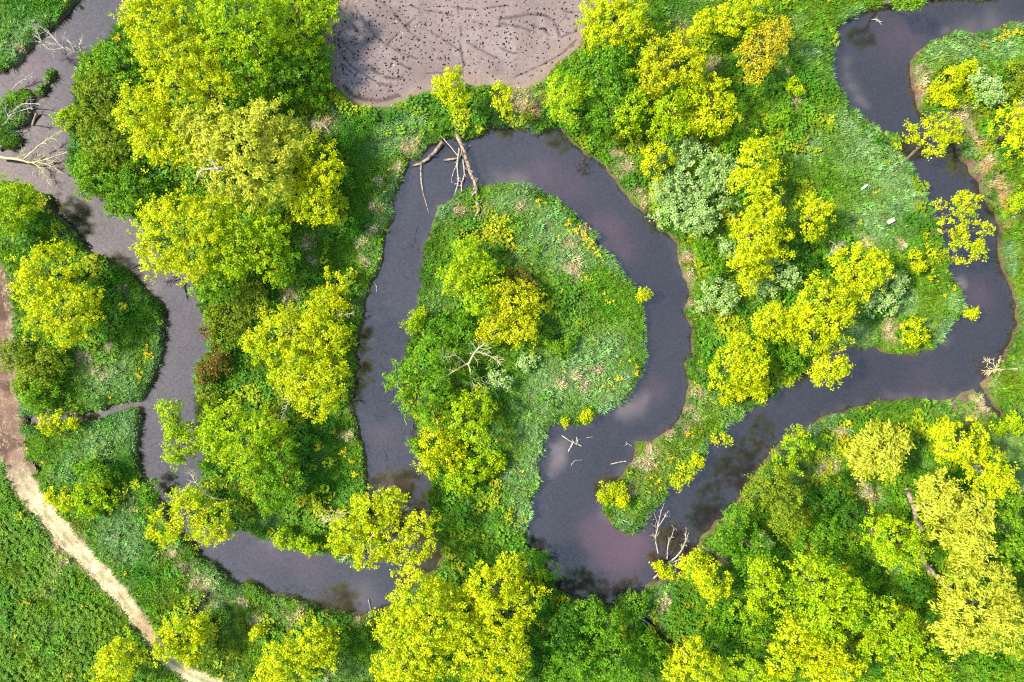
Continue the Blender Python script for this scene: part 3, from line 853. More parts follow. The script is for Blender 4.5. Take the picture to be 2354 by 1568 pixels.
 ('S','OL',3,[(1430,300,30),(1470,320,28)],'olive bush on the bank left of the large elder'),
 ('T','Y',9,[(1740,370,48),(1750,425,44),(1715,415,36)],'upper of two tall yellow trees right of the large elder'),
 ('T','Y',9,[(1750,520,48),(1730,560,44),(1785,560,36),(1760,480,34)],'lower of two tall yellow trees right of the large elder'),
 ('T','Y',6.5,[(1870,480,38),(1860,520,32)],'single yellow tree standing in the silvery bank meadow'),
 ('T','Y',7,[(1700,600,30),(1750,605,34),(1715,645,26)],'small yellow tree between two pale elders'),
 ('S','P',2.6,[(1665,575,22),(1680,590,14)],'small pale shrub below the large elder'),
 ('S','P',3.4,[(1645,670,36),(1668,690,30),(1620,700,22)],'pale elder on the outer bank at the middle of the right strip'),
 ('S','P',3.6,[(1790,625,34),(1755,655,30),(1815,640,20)],'pale elder in the middle of the right strip among yellow trees'),
 ('T','Y',8.5,[(1970,600,46),(2010,620,40),(1940,610,32),(1975,645,40)],'yellow tree on the right strip with a pale elder on its lower right'),
 ('S','P',3.6,[(2050,650,32),(2030,690,34),(2000,672,28)],'pale elder at the right side near the river bend'),
 ('T','Y',9,[(1880,690,48),(1910,740,44),(1850,730,40),(1870,770,38),(1925,700,32)],'biggest yellow tree on the lower right strip'),
 ('T','Y',7,[(1780,730,34),(1800,760,30),(1755,745,26)],'yellow tree left of the biggest one on the lower right strip'),
 ('T','Y',7.5,[(1680,820,40),(1720,800,40),(1660,860,34),(1710,860,36),(1740,840,26)],'yellow tree on the lower end of the right strip nearest the loop channel'),
 ('S','Y',3.4,[(1740,890,30),(1670,905,24),(1705,900,20)],'low yellow bush where the right strip narrows to the spit'),
 ('T','Y',5.5,[(1905,845,34),(1920,820,22),(1890,872,22),(1935,850,18)],'yellow tree overhanging the right channel'),
 ('S','Y',3,[(2100,755,26),(2112,775,20),(2090,775,14)],'yellow bush at the lower tip of the right meadow'),
 ('S','Y',2.6,[(2100,600,20),(2112,612,12)],'small yellow bush on the right meadow left of the overhanging tree'),
 ('S','Y',1.6,[(2150,635,10),(2143,640,7)],'tiny yellow bush near the right river shore'),
 ('T','Y',6,[(2210,470,34),(2235,535,34),(2190,515,26),(2205,575,30),(2243,580,18),(2160,470,14)],'airy yellow tree overhanging the far right channel','thin'),
 ('T','Y',5,[(2108,300,30),(2165,292,30),(2150,328,30),(2185,315,18)],'spreading yellow tree reaching over the narrows at the upper right'),
 ('S','P',3.4,[(2270,200,38),(2250,185,24),(2285,215,24)],'round pale elder on the upper right bank'),
 ('S','Y',2.4,[(2190,180,26),(2160,215,24),(2180,235,18)],'sparse yellow bush left of the round pale elder'),
 ('S','Y',2,[(2230,155,18),(2215,165,12)],'small yellow bush just above the round pale elder'),
 ('T','Y',6.5,[(2335,285,40),(2345,330,36),(2310,275,20),(2290,290,14)],'yellow tree cut off by the right picture edge'),
 ('S','OL',3,[(2335,190,32),(2340,160,26)],'olive bush at the right edge beside the round elder'),
 ('S','Y',2.2,[(1580,1085,20),(1560,1108,15),(1600,1062,16)],'yellow bush leaning from the spit over the right channel'),
 ('S','Y',1.8,[(1650,1008,18),(1670,1010,11)],'small yellow bush at the root of the spit over the channel'),
 ('S','Y',2.4,[(1410,1135,26),(1386,1140,16),(1430,1150,15)],'yellow bush on the rounded tip of the spit'),
 ('T','LG',6,[(2085,2,24),(2065,-5,20),(2105,8,12)],'light green tree at the top edge above the upper right pool'),
 ('S','Y',1.3,[(2235,722,8),(2226,720,7),(2240,716,6)],'tiny yellow shrub growing out over the right bend'),
 ('S','LG',2.4,[(1800,270,22),(1780,285,16)],'small light green bush on the bank meadow right of the woods'),
 ('S','YG',2.4,[(1825,195,16),(1835,210,12)],'small yellow-green bush below the orange-yellow tree'),
 ('S','G',3.4,[(1640,620,32),(1620,580,26)],'green bush behind the outer bank below the large elder'),
 ('S','DG',3.4,[(1830,580,34),(1850,610,30)],'dark green bush between the tall yellow trees and the right strip'),
 ('S','G',3.4,[(1800,830,34),(1770,800,28),(1830,820,24)],'green bush in the lower part of the right strip'),
 ('S','G',3,[(1690,330,32),(1720,300,26)],'green bush above the tall yellow trees by the elder'),
 # wood on the lower right
 ('T','OL',8,[(1775,1110,44),(1740,1135,38),(1800,1150,42),(1810,1190,34)],'olive yellow tree on the bank at the left side of the lower right wood'),
 ('T','YG',7,[(1825,1020,34),(1800,1060,32)],'yellow-green tree hanging over the channel at the upper left of the lower right wood'),
 ('T','Y',7,[(1610,1310,38),(1640,1342,38),(1590,1290,26)],'yellow tree right of the dead branches standing in the river'),
 ('T','G',7,[(1690,1200,38),(1662,1250,32),(1720,1255,40)],'mid green tree on the left flank of the lower right wood'),
 ('T','W',7.5,[(2020,1028,50),(1988,1058,38),(2055,1010,34),(2040,1065,34)],'pale olive willow in the upper part of the lower right wood','willow'),
 ('T','Y',10.5,[(2215,1015,54),(2260,1070,48),(2190,1000,36),(2285,1110,38)],'bright yellow tree at the upper right of the lower right wood'),
 ('T','W',10,[(2160,1170,46),(2200,1215,50),(2150,1120,36),(2240,1180,42),(2230,1250,42)],'pale yellow willow in front of the long fallen trunk','willow'),
 ('T','YG',9.5,[(2050,1240,56),(2090,1270,40),(2020,1222,36)],'round yellow-green tree left of the long fallen trunk'),
 ('T','W',11,[(2240,1390,76),(2300,1430,60),(2200,1445,52),(2270,1340,50)],'largest pale yellow willow at the bottom right','willow'),
 ('T','YG',10,[(1890,1340,60),(1940,1380,52),(1850,1320,42),(1900,1420,52)],'large yellow-green tree in the middle of the lower right wood'),
 ('T','YG',8,[(1760,1360,44),(1750,1312,36),(1728,1400,36)],'yellow-green tree left of the large middle one in the lower right wood'),
 ('T','Y',9,[(1830,1460,48),(1890,1500,48),(1800,1515,40)],'yellow tree below the large middle one of the lower right wood'),
 ('T','Y',8.5,[(1930,1548,50),(1880,1555,36)],'yellow tree cut by the bottom edge in the lower right wood'),
 ('T','Y',8,[(1590,1510,40),(1620,1545,44),(1560,1550,32)],'yellow tree at the bottom edge left of the lower right wood'),
 ('T','YG',7,[(1720,1545,40),(1755,1560,30)],'yellow-green tree at the bottom edge right of the small gap'),
 ('T','YG',8,[(2050,1420,44),(2080,1480,46),(2010,1485,36)],'yellow-green tree left of the largest willow'),
 ('T','YG',7.5,[(2130,1540,44),(2065,1550,38)],'yellow-green tree at the bottom edge left below the largest willow'),
 ('T','LG',7,[(2310,1160,36),(2320,1220,40),(2335,1280,34)],'green tree near the right edge below the bright yellow tree'),
 ('S','P',2.6,[(1755,1240,15),(1765,1250,10)],'small whitish bush in the lower right wood'),
 ('S','G',3.2,[(2330,1510,36),(2285,1540,36)],'dull green bush in the bottom right corner'),
 ('S','DG',3.4,[(1920,1130,44),(1880,1160,38),(1960,1190,34)],'dark green bush left of the pale olive willow'),
 ('S','G',3.4,[(1900,1230,42),(1850,1250,34),(1940,1270,32)],'green bush in the gap left of the round yellow-green tree'),
 ('S','G',3.4,[(1680,1420,40),(1640,1450,34)],'green bush below the yellow tree by the dead branches'),
 ('S','G',3.4,[(1980,1330,38),(1990,1400,34)],'green bush right of the large middle tree'),
 ('S','DG',3.2,[(2110,1360,34),(2140,1400,28)],'dark green bush beside the lower end of the long fallen trunk'),
 ('S','Y',2,[(1525,1308,16),(1540,1318,12),(1512,1300,10)],'small yellow bush at the foot of the dead branches in the river'),
 ('S','G',3.2,[(1740,1440,36),(1770,1480,30)],'green bush between two yellow trees at the bottom of the lower right wood'),
 ('S','YG',2.4,[(2330,975,24),(2300,985,16)],'small yellow-green bush near the right edge below the ditch mouth'),
 ('S','YG',2.2,[(2335,470,16),(2342,455,12)],'small yellowish bush at the right edge on the orange bank'),
]


def crown(lobes, pal, style, rng, leaf_gain=1.0):
    """lobes: (cx, cy, cz, R, flat) in metres -> leaf quads with colours"""
    C = np.array([l[:3] for l in lobes]); RR = np.array([l[3] for l in lobes]); FL = np.array([l[4] for l in lobes])
    pc = []; po = []
    for k, (cx, cy, cz, R, fl) in enumerate(lobes):
        n = int(4 * math.pi * R * R * 0.62 / 0.44 * leaf_gain) + 10
        d = rng.normal(size=(n * 2, 3))
        d /= np.linalg.norm(d, axis=1)[:, None]
        d = d[d[:, 2] > -0.45][:n]
        n = len(d)
        rr = R * (0.40 + 0.60 * rng.random(n) ** 0.45)
        a = math.pi * 2 * rng.random(6)
        th = np.arctan2(d[:, 1], d[:, 0])
        lump = 1 + 0.13 * np.sin(3 * th + a[0]) + 0.12 * np.sin(5 * th + a[1] + 2 * d[:, 2]) + 0.10 * np.sin(9 * th + a[2] + 4 * d[:, 2])
        rr = rr * lump * (0.86 + 0.34 * rng.random(n) ** 1.6)
        p = np.array([cx, cy, cz]) + d * rr[:, None] * np.array([1, 1, fl])
        ok = np.ones(n, bool)
        for j in range(len(lobes)):
            if j != k:
                q = (p - C[j]) / np.array([1, 1, FL[j]])
                ok &= ~(np.linalg.norm(q, axis=1) < 0.62 * RR[j])
        ok &= p[:, 2] > 0.25
        # holes: drop puffs where a lumpy noise is low
        hole = vnoise(p[:, 0] * 1.0 + p[:, 2], p[:, 1] + 0.7 * p[:, 2], 1.15, 2)
        ok &= (hole > (0.50 if style == 'thin' else 0.36)) | (rng.random(n) < 0.18)
        pc.append(p[ok]); po.append(d[ok])
    pc = np.vstack(pc); po = np.vstack(po)
    n = len(pc)
    m = {'willow': 20, 'fine': 16}.get(style, 21)
    pr = {'willow': 0.42, 'fine': 0.40}.get(style, 0.34)
    cen = np.repeat(pc, m, 0); out = np.repeat(po, m, 0)
    N = len(cen)
    off = rng.normal(size=(N, 3)) * pr * np.array([0.60, 0.60, 0.36])
    pos = cen + off
    nrm = 0.45 * out + np.array([0, 0, 0.55]) + 0.55 * rng.normal(size=(N, 3))
    nrm /= np.linalg.norm(nrm, axis=1)[:, None]
    t = rng.normal(size=(N, 3))
    if style == 'willow':
        sw = np.repeat(rng.normal(size=(n, 3)) * 0.5, m, 0)
        t = out * np.array([1, 1, 0.2]) + np.array([0, 0, -0.45]) + sw + 0.25 * t
    t -= nrm * (t * nrm).sum(1)[:, None]
    t /= np.linalg.norm(t, axis=1)[:, None] + 1e-9
    b = np.cross(nrm, t)
    sz = (0.75 + 0.6 * rng.random(N))[:, None]
    if style == 'willow':
        Ln, Wd = 0.23 * sz, 0.075 * sz
    elif style == 'fine':
        Ln, Wd = 0.12 * sz, 0.07 * sz
    else:
        Ln, Wd = 0.125 * sz, 0.082 * sz
    V = np.stack([pos - t * Ln, pos + b * Wd + nrm * Wd * 0.25, pos + t * Ln, pos - b * Wd + nrm * Wd * 0.25], 1).reshape(-1, 3)
    Q = np.arange(N * 4).reshape(-1, 4)
    P = np.array(PAL[pal])
    w = rng.dirichlet((1.3, 0.7, 0.6), n)
    col = np.repeat(w @ P * (0.85 + 0.3 * rng.random((n, 1))), m, 0) * (0.85 + 0.3 * rng.random((N, 1)))
    return V, Q, np.repeat(col, 4, 0)


FOOT = []      # crown footprints for the undergrowth


def tree(kind, pal, h, circles, label, style='leaf', seed=0):
    rng = np.random.default_rng(1000 + seed)
    lobes = []
    for k, (x, y, r) in enumerate(circles):
        R = r * S
        fl = 0.8 if kind == 'T' else 0.72
        hk = h * (1.0 if k == 0 else 0.80 + 0.2 * rng.random())
        cz = max(hk - fl * R, 0.50 * R + 0.35 if kind == 'S' else 0.75 * R + 0.8)
        wx_, wy_, _ = W(x, y, cz)
        lobes.append((wx_, wy_, cz, R, fl))
        FOOT.append((wx_, wy_, R))
    C = np.array([l[:3] for l in lobes]); RR = np.array([l[3] for l in lobes])
    bx, by = (C[:, :2] * RR[:, None] ** 2).sum(0) / (RR ** 2).sum()
    # the foot stands on land: shift it away from the water
    bxs = bx; bys = by
    if look(R_SD, np.array([bx]), np.array([by]))[0] < 0.4:
        best = None
        for rad in np.arange(0.4, 7, 0.4):
            a = np.linspace(0, 6.283, 24)
            s = look(R_SD, bx + rad * np.cos(a), by + rad * np.sin(a))
            if s.max() > 0.5:
                j = int(s.argmax()); best = (bx + rad * math.cos(a[j]), by + rad * math.sin(a[j])); break
        if best:
            bxs, bys = best
    bz = float(look(HZ, np.array([bxs]), np.array([bys]))[0]) - 0.1
    nm = {'T': 'deciduous_tree', 'S': 'bush'}[kind]
    if style == 'willow':
        nm = 'willow_tree'
    if pal == 'P' and kind == 'S':
        nm = 'elder_bush'
    root = obj(nm, None, label=label, category='tree' if kind == 'T' else 'bush')
    root.location = (bxs, bys, bz)
    org = np.array([bxs, bys, bz])
    V, Q, col = crown(lobes, pal, style, rng)
    obj("crown", quad_mesh("crown", V - org, Q, M_LEAF, col), root, kind="stuff")
    # trunk and limbs
    top = np.array([bx * 0.7 + bxs * 0.3, by * 0.7 + bys * 0.3, C[:, 2].mean() * 0.75])
    r0 = 0.05 + 0.028 * h if kind == 'T' else 0.05 + 0.012 * h
    mid = org * 0.5 + top * 0.5 + np.array([rng.normal() * .15, rng.normal() * .15, 0])
    line = catmull([org - org, mid - org, top - org], 3)
    v, f = tube(line, np.linspace(r0 * 1.25, r0 * 0.6, len(line)), 8, rng, 0.12)
    obj("trunk", mesh_from("trunk", v, f, M_BARK, True), root)
    for k in range(len(lobes)):
        tip = C[k] + np.array([rng.normal(), rng.normal(), 0.5]) * 0.2 * RR[k]
        st = line[-1 - (k % 3)]
        e = tip - org
        m1 = st * 0.5 + e * 0.5 + np.array([rng.normal(), rng.normal(), rng.normal() + .5]) * 0.12 * RR[k]
        ln = catmull([st, m1, e], 3)
        v, f = tube(ln, np.linspace(r0 * 0.5, r0 * 0.15, len(ln)), 5, rng, 0.1)
        lim = obj("limb", mesh_from("limb", v, f, M_BARK, True), root)
        for q in range(4):
            d = rng.normal(size=3); d[2] = abs(d[2]) * 0.6; d /= np.linalg.norm(d)
            s2 = ln[2 + q % (len(ln) - 2)]
            e2 = C[k] - org + d * RR[k] * 0.85
            v, f = tube(np.array([s2, s2 * .5 + e2 * .5 + rng.normal(size=3) * .1, e2]), [r0 * .2, r0 * .14, r0 * .06], 4)
            obj("twig", mesh_from("twig", v, f, M_BARK), lim)
    return root


for i, t in enumerate(TREES):
    tree(t[0], t[1], t[2], t[3], t[4], t[5] if len(t) > 5 else 'leaf', i)

# ------------------------------------------------------------------ dead wood
def branch_line(pts, zs, sub=4):
    a = np.array([W(p[0], p[1], z) for p, z in zip(pts, zs)])
    return catmull(a, sub)


def deadwood(name, label, cat, stems, mat, seed=0, group=None):
    """stems: (points, heights, r0, r1, number of side twigs, twig length)"""
    rng = np.random.default_rng(500 + seed)
    lines = []
    for pts, zs, r0, r1, nt_, tl in stems:
        if not isinstance(zs, (list, tuple)):
            zs = [zs] * len(pts)
        lines.append(branch_line(pts, zs))
    org = lines[0][0].copy()
    root = obj(name, None, label=label, category=cat)
    if group:
        root["group"] = group
    root.location = org
    for k, (pts, zs, r0, r1, nt_, tl) in enumerate(stems):
        ln = lines[k] - org
        ln[1:-1] += rng.normal(size=(len(ln) - 2, 3)) * r0 * 0.14
        v, f = tube(ln, np.linspace(r0, r1, len(ln)), 8 if r0 > 0.12 else 5, rng, 0.14)
        st = obj("trunk" if k == 0 else "branch", mesh_from("stem", v, f, mat, True), root)
        for q in range(int(nt_ * 1.6)):
            i = rng.integers(len(ln) // 4, len(ln) - 1)
            T = ln[i + 1] - ln[i] if i + 1 < len(ln) else ln[i] - ln[i - 1]
            T = T / (np.linalg.norm(T) + 1e-9)
            d = T + rng.normal(size=3) * np.array([.75, .75, .3])
            d /= np.linalg.norm(d)
            L = tl * (0.45 + 0.8 * rng.random())
            p1 = ln[i] + d * L * .5 + rng.normal(size=3) * .06 * L
            p2 = ln[i] + d * L + rng.normal(size=3) * .14 * L
            rr = max(r1 * 0.9, 0.042)
            v, f = tube(np.array([ln[i], p1, p2]), [rr, rr * .8, rr * .45], 4)
            tw = obj("twig", mesh_from("twig", v, f, mat), st if k else root)
            if tl >= 0.8:
                for side in (-1, 1):
                    d2 = d + side * np.array([-d[1], d[0], 0]) * 0.7 + rng.normal(size=3) * .2
                    e2 = p1 + d2 / np.linalg.norm(d2) * L * (.4 + .3 * rng.random())
                    v, f = tube(np.array([p1, (p1 + e2) / 2 + rng.normal(size=3) * .05 * L, e2]), [rr * .75, rr * .6, rr * .4], 3)
                    obj("twig", mesh_from("twig", v, f, mat), st if k else root)
    return root


def T2(pts):   # helper for points read in the upper middle part
    return [(574.5 + .3663 * a, .3663 * b) for a, b in pts]


def T11(pts):
    return [(1149 + .3663 * a, 993.3 + .3663 * b) for a, b in pts]


def T7(pts):
    return [(1149 + .3663 * a, 517 + .3663 * b) for a, b in pts]


def T6(pts):
    return [(574.5 + .3663 * a, 517 + .3663 * b) for a, b in pts]


def T1(pts):
    return [(.3663 * a, .3663 * b) for a, b in pts]


def T10(pts):
    return [(574.5 + .3663 * a, 993.3 + .3663 * b) for a, b in pts]


def T8(pts):
    return [(1723.4 + .3663 * a, 517 + .3663 * b) for a, b in pts]


DW = deadwood
DW('fallen_log', 'thickest bleached log bridging the river at the log jam', 'log',
   [(T2([(1295,835),(1345,960),(1380,1070),(1412,1150),(1420,1220)]), [.35,.2,.15,.2,.35], .30, .22, 6, .8),
    (T2([(1320,880),(1332,960),(1350,1010)]), [.45,.4,.25], .09, .05, 1, .5)], M_LOG, 1)
DW('fallen_log', 'mossy log slanting into the river left of the log jam with a drooping branch', 'log',
   [(T2([(1208,888),(1150,965),(1080,1022),(1015,1042)]), [.1,-.2,-.45,-.6], .27, .16, 2, .5),
    (T2([(1075,1028),(1072,1100),(1085,1200),(1100,1260),(1122,1335)]), [-.5,-.55,-.6,-.65,-.7], .15, .06, 2, .5)], M_LOG, 2)
DW('pole', 'straight pale pole lying diagonally across the log jam', 'pole', [(T2([(1195,848),(1260,925),(1322,1000)]), [.25,.1,.0], .085, .07, 0, 0)], M_DEAD, 3)
DW('fallen_log', 'short crooked log in the water in the middle of the log jam', 'log',
   [(T2([(1215,1005),(1270,1000),(1312,985),(1350,945),(1382,914)]), [-.6,-.55,-.4,-.35,-.55], .18, .10, 2, .5)], M_LOG, 4)
DW('dead_branch', 'long thin bleached branch hanging down from the log jam, leftmost', 'branch',
   [(T2([(1342,905),(1312,1000),(1275,1085),(1264,1150)]), [.3,.1,-.3,-.6], .09, .04, 3, .7)], M_DEAD, 5)
DW('dead_branch', 'stout bleached branch in the middle of the log jam reaching the meadow tip', 'branch',
   [(T2([(1312,930),(1300,1050),(1307,1130),(1285,1225)]), [.4,.2,.1,.1], .13, .08, 4, .6)], M_DEAD, 6)
DW('dead_branch', 'bleached branch between the middle branch and the thickest log of the jam', 'branch',
   [(T2([(1335,1000),(1345,1090),(1330,1150),(1325,1205)]), [.3,.05,.0,.1], .11, .07, 5, .6)], M_DEAD, 7)
DW('fallen_log', 'broken pale log lying in the grass below the log jam', 'log',
   [(T2([(1418,1262),(1436,1310),(1410,1370),(1388,1432)]), [.45,.4,.35,.3], .20, .13, 3, .5)], M_LOG, 8)
DW('dead_branch', 'thin dead branch along the left part of the river below the log jam', 'branch',
   [(T6([(1048,15),(1030,105),(1065,172)]), [-.7,-.72,-.66], .07, .04, 4, .7), (T6([(1030,118),(985,145),(950,158)]), [-.72,-.7,-.72], .05, .03, 2, .4)], M_WET, 9)
DW('dead_branch', 'short dead stick at the left bank of the middle river arm', 'branch', [(T6([(780,358),(796,395),(793,430)]), [-.55,-.62,-.68], .09, .06, 1, .4)], M_DEAD, 10)
DW('driftwood', 'dark stick lying in the water off the eroded bank of the middle arm', 'driftwood', [(T6([(968,1215),(985,1258)]), [-.68,-.70], .07, .05, 0, 0), ], M_DEAD, 11)
DW('driftwood', 'small stick poking out of the middle arm above the tree that spans the river', 'driftwood', [(T6([(825,1400),(850,1440),(858,1482)]), [-.78,-.7,-.66], .07, .05, 1, .5)], M_WET, 12)
DW('driftwood', 'dark snag in the water close to the left bank of the middle arm', 'driftwood', [(T6([(650,1110),(690,1100),(720,1105)]), [-.5,-.68,-.75], .10, .05, 4, .7)], M_WET, 13)
DW('exposed_roots', 'tangle of dark roots hanging from the eroded bank of the middle arm', 'roots',
   [(T6([(1028,1225),(1018,1290),(1012,1345)]), [-.1,-.5,-.7], .10, .05, 5, .6), (T6([(930,1170),(970,1185),(1015,1200)]), [-.72,-.6,-.3], .08, .06, 3, .5)], M_WET, 14)
DW('driftwood', 'bleached forked driftwood on the mud below the loop meadow', 'driftwood',
   [(T7([(385,1318),(440,1355),(510,1388)]), [-.6,-.5,-.62], .10, .07, 3, .5), (T7([(462,1358),(440,1400),(428,1425)]), [-.5,-.6,-.68], .13, .07, 1, .4), (T7([(480,1330),(490,1370)]), [-.5,-.55], .09, .05, 4, .6)], M_DEAD, 15)
DW('driftwood', 'pale straight driftwood log beside the spit', 'driftwood', [(T7([(690,1502),(740,1490),(790,1484)]), [-.66,-.64,-.66], .11, .08, 0, 0)], M_DEAD, 16)
DW('driftwood', 'small pale stick right of the forked driftwood', 'driftwood', [(T7([(535,1337),(580,1330)]), [-.69,-.67], .05, .03, 0, 0)], M_DEAD, 17)
DW('driftwood', 'bent thin stick in the shallow water below the forked driftwood', 'driftwood', [(T7([(445,1510),(470,1480),(512,1475)]), [-.70,-.68,-.67], .055, .03, 1, .3)], M_DEAD, 18)
DW('driftwood', 'dark curved sticks lying on the river bed below the forked driftwood', 'driftwood', [(T11([(470,285),(490,250),(515,225)]), [-.72,-.69,-.68], .06, .04, 2, .5)], M_WET, 19)
DW('dead_branch', 'little twig sticking out from the upper corner of the spit', 'branch', [(T7([(825,1388),(805,1375),(785,1366)]), [-.3,-.45,-.6], .04, .02, 3, .4)], M_DEAD, 20)
DW('driftwood', 'dark snag lying in the shallows west of the spit', 'driftwood', [(T7([(725,1410),(740,1400)]), [-.7,-.62], .08, .05, 3, .3)], M_WET, 21)
DW('dead_tree', 'leftmost bare pale dead branch standing out of the river beyond the spit', 'dead tree',
   [(T11([(992,760),(975,665),(990,590),(965,500)]), [-.6,-.2,.3,.7], .11, .03, 5, .9), (T11([(988,600),(1025,545),(1060,490)]), [.3,.6,.9], .07, .025, 3, .6), (T11([(992,590),(1005,520),(1030,445)]), [.3,.6,.9], .06, .025, 3, .6)], M_DEAD, 22)
DW('dead_tree', 'middle slender bare dead branch in the river beyond the spit', 'dead tree',
   [(T11([(1048,800),(1055,700),(1078,650),(1090,600)]), [-.5,.0,.4,.8], .09, .03, 5, .6)], M_DEAD, 23)
DW('dead_tree', 'rightmost and most forked dead tree fallen into the river from the right bank', 'dead tree',
   [(T11([(1055,825),(1125,760),(1160,690),(1168,605)]), [-.1,.3,.6,1.0], .14, .03, 6, .8), (T11([(1130,755),(1160,690),(1185,630)]), [.3,.7,1.0], .08, .03, 3, .5),
    (T11([(1065,828),(1120,800),(1205,785)]), [-.1,.1,.2], .09, .03, 4, .6), (T11([(1115,805),(1140,835),(1162,872)]), [.1,.0,-.1], .10, .06, 1, .4)], M_DEAD, 24)
DW('fallen_log', 'rotten stump log at the foot of the dead branches in the river', 'log', [(T11([(962,922),(990,890),(1005,870)]), [-.5,-.45,-.5], .16, .12, 1, .3)], M_LOG, 25)
DW('fallen_log', 'old dark log sunk in the grass ditch below the silvery reed patch', 'log', [(T11([(870,1160),(915,1190),(970,1232)]), [.2,.15,.05], .14, .10, 1, .4)], M_DEAD, 26)
DW('dead_tree', 'bare yellowish dead tree fallen among bushes in the loop meadow', 'dead tree',
   [(T6([(1368,880),(1410,800),(1470,745),(1550,690)]), [2.6,2.9,3.1,3.2], .15, .04, 10, 1.5), (T6([(1368,870),(1300,905),(1220,960),(1180,1000)]), [2.6,2.8,2.8,2.6], .12, .03, 9, 1.4),
    (T6([(1372,880),(1400,960),(1460,1020),(1500,1110)]), [2.6,2.8,2.8,2.6], .11, .03, 8, 1.3), (T6([(1375,885),(1390,980),(1395,1080)]), [2.6,2.9,2.7], .08, .03, 7, 1.2),
    (T6([(1350,870),(1290,820),(1210,840)]), [2.6,2.9,2.9], .08, .03, 7, 1.2), (T6([(1420,790),(1500,820),(1570,860)]), [2.9,2.9,2.7], .07, .03, 7, 1.1), (T6([(1370,880),(1375,875)]), [2.6,-.05], .16, .18, 0, 0)], M_BARE, 27)
DW('dead_tree', 'half dead tree on the left bank with white branches spread over the water', 'dead tree',
   [(T1([(548,385),(520,345),(470,325),(400,300),(330,230),(290,180)]), [0,.8,1.6,2.0,2.2,2.3], .18, .04, 12, 1.6), (T1([(470,325),(390,290),(300,270),(240,265)]), [1.6,1.9,2.0,2.0], .10, .03, 10, 1.3),
    (T1([(520,345),(500,290),(520,240)]), [.8,1.6,2.0], .12, .05, 8, .9), (T1([(470,325),(440,270),(400,230)]), [1.6,2.1,2.3], .09, .03, 8, 1.0), (T1([(400,300),(310,310),(250,240),(230,170)]), [2,2.1,2.1,2.1], .07, .025, 7, 1.3)], M_DEAD, 28)
DW('dead_tree', 'upper fallen dead tree lying in the river at the left picture edge', 'dead tree',
   [(T1([(-30,800),(30,780),(80,715),(140,655),(240,655)]), [-.2,-.1,.1,.3,.4], .22, .05, 9, 1.5), (T1([(80,715),(150,690),(190,680)]), [.1,.4,.5], .09, .03, 5, .8), (T1([(60,740),(40,700),(30,640)]), [0,.3,.4], .09, .03, 5, .9), (T1([(30,790),(80,820),(170,825)]), [-.1,-.3,-.6], .08, .03, 5, .9)], M_DEAD, 29)
DW('dead_branch', 'slim white branch rising from the mud island at the upper left', 'branch', [(T1([(70,575),(110,525),(160,490),(205,458)]), [-.4,.0,.3,.5], .08, .025, 7, .8)], M_DEAD, 30)
DW('dead_tree', 'lower fallen dead tree with fanned bare branches across the left river', 'dead tree',
   [(T1([(-20,985),(100,1000),(190,1020),(290,1000),(420,955)]), [.2,.3,.4,.4,.3], .20, .04, 12, 1.6), (T1([(190,1015),(260,1060),(300,1140)]), [.4,.4,.2], .08, .03, 8, 1.2), (T1([(150,1000),(240,920),(310,870),(385,825)]), [.3,.7,.8,.7], .10, .03, 9, 1.3), (T1([(220,1015),(320,1040),(390,1090)]), [.4,.4,.2], .07, .025, 6, 1.0)], M_BARE, 31)
DW('fallen_log', 'grey log end at the left picture edge between the two dead trees', 'log', [(T1([(-20,935),(50,900),(110,900)]), [-.3,-.25,-.4], .22, .14, 4, .8)], M_LOG, 32)
DW('driftwood', 'dark bark stump standing in the shallow water by the mud island', 'driftwood', [(T1([(205,790),(215,750),(232,710)]), [-.7,-.55,-.35], .16, .14, 2, .5)], M_LOG, 33)
DW('dead_branch', 'dark submerged twig at the left bank under the yellow-green bush', 'branch', [(T1([(215,785),(270,795),(330,800)]), [-.66,-.66,-.6], .07, .04, 4, .6)], M_WET, 34)
DW('dead_branch', 'bleached snag rising through the crown of the big feathery willow', 'branch',
   [(T1([(1400,1060),(1340,1060),(1265,1070),(1228,1135)]), [12.2,12.8,12.8,12.5], .16, .06, 3, .7), (T1([(1365,1060),(1335,1015),(1285,1000)]), [12.8,13.1,13.2], .14, .05, 2, .5)], M_DEAD, 35)
DW('driftwood', 'dark snag and twigs trailing in the water under the yellow tree on the left arm', 'driftwood',
   [([(421,640),(425,665),(430,688)], [-.3,-.6,-.72], .10, .05, 5, .8), ([(415,640),(395,643),(378,650)], [.0,-.2,-.3], .05, .02, 6, .8)], M_WET, 36)
DW('driftwood', 'black twigs in the shallows at the upper left arm bank', 'driftwood', [([(304,618),(318,610),(335,615)], [-.7,-.66,-.72], .05, .03, 5, .5)], M_WET, 37)
DW('driftwood', 'short pale stick standing in the water at the bottom bank', 'driftwood', [(T10([(742,1050),(750,1080),(758,1115)]), [-.5,-.6,-.7], .09, .06, 0, 0)], M_DEAD, 38)
DW('driftwood', 'dark drifted branch near the lower bank of the bottom river reach', 'driftwood', [(T10([(300,1032),(335,1000),(372,985)]), [-.68,-.68,-.72], .06, .03, 2, .5)], M_WET, 39)
DW('driftwood', 'small brown stick at the left end of the lower bank', 'driftwood', [(T10([(228,992),(265,970)]), [-.66,-.69], .07, .05, 0, 0)], M_WET, 40)
DW('dead_branch', 'bare pale twigs on the left of the tree spanning the river, upper spray', 'branch',
   [(T10([(720,575),(620,555),(520,555),(430,510)]), [3.6,3.9,3.9,3.6], .09, .03, 12, 1.1), (T10([(640,500),(560,510),(500,480)]), [3.8,4,4], .06, .02, 8, .9)], M_BARE, 41)
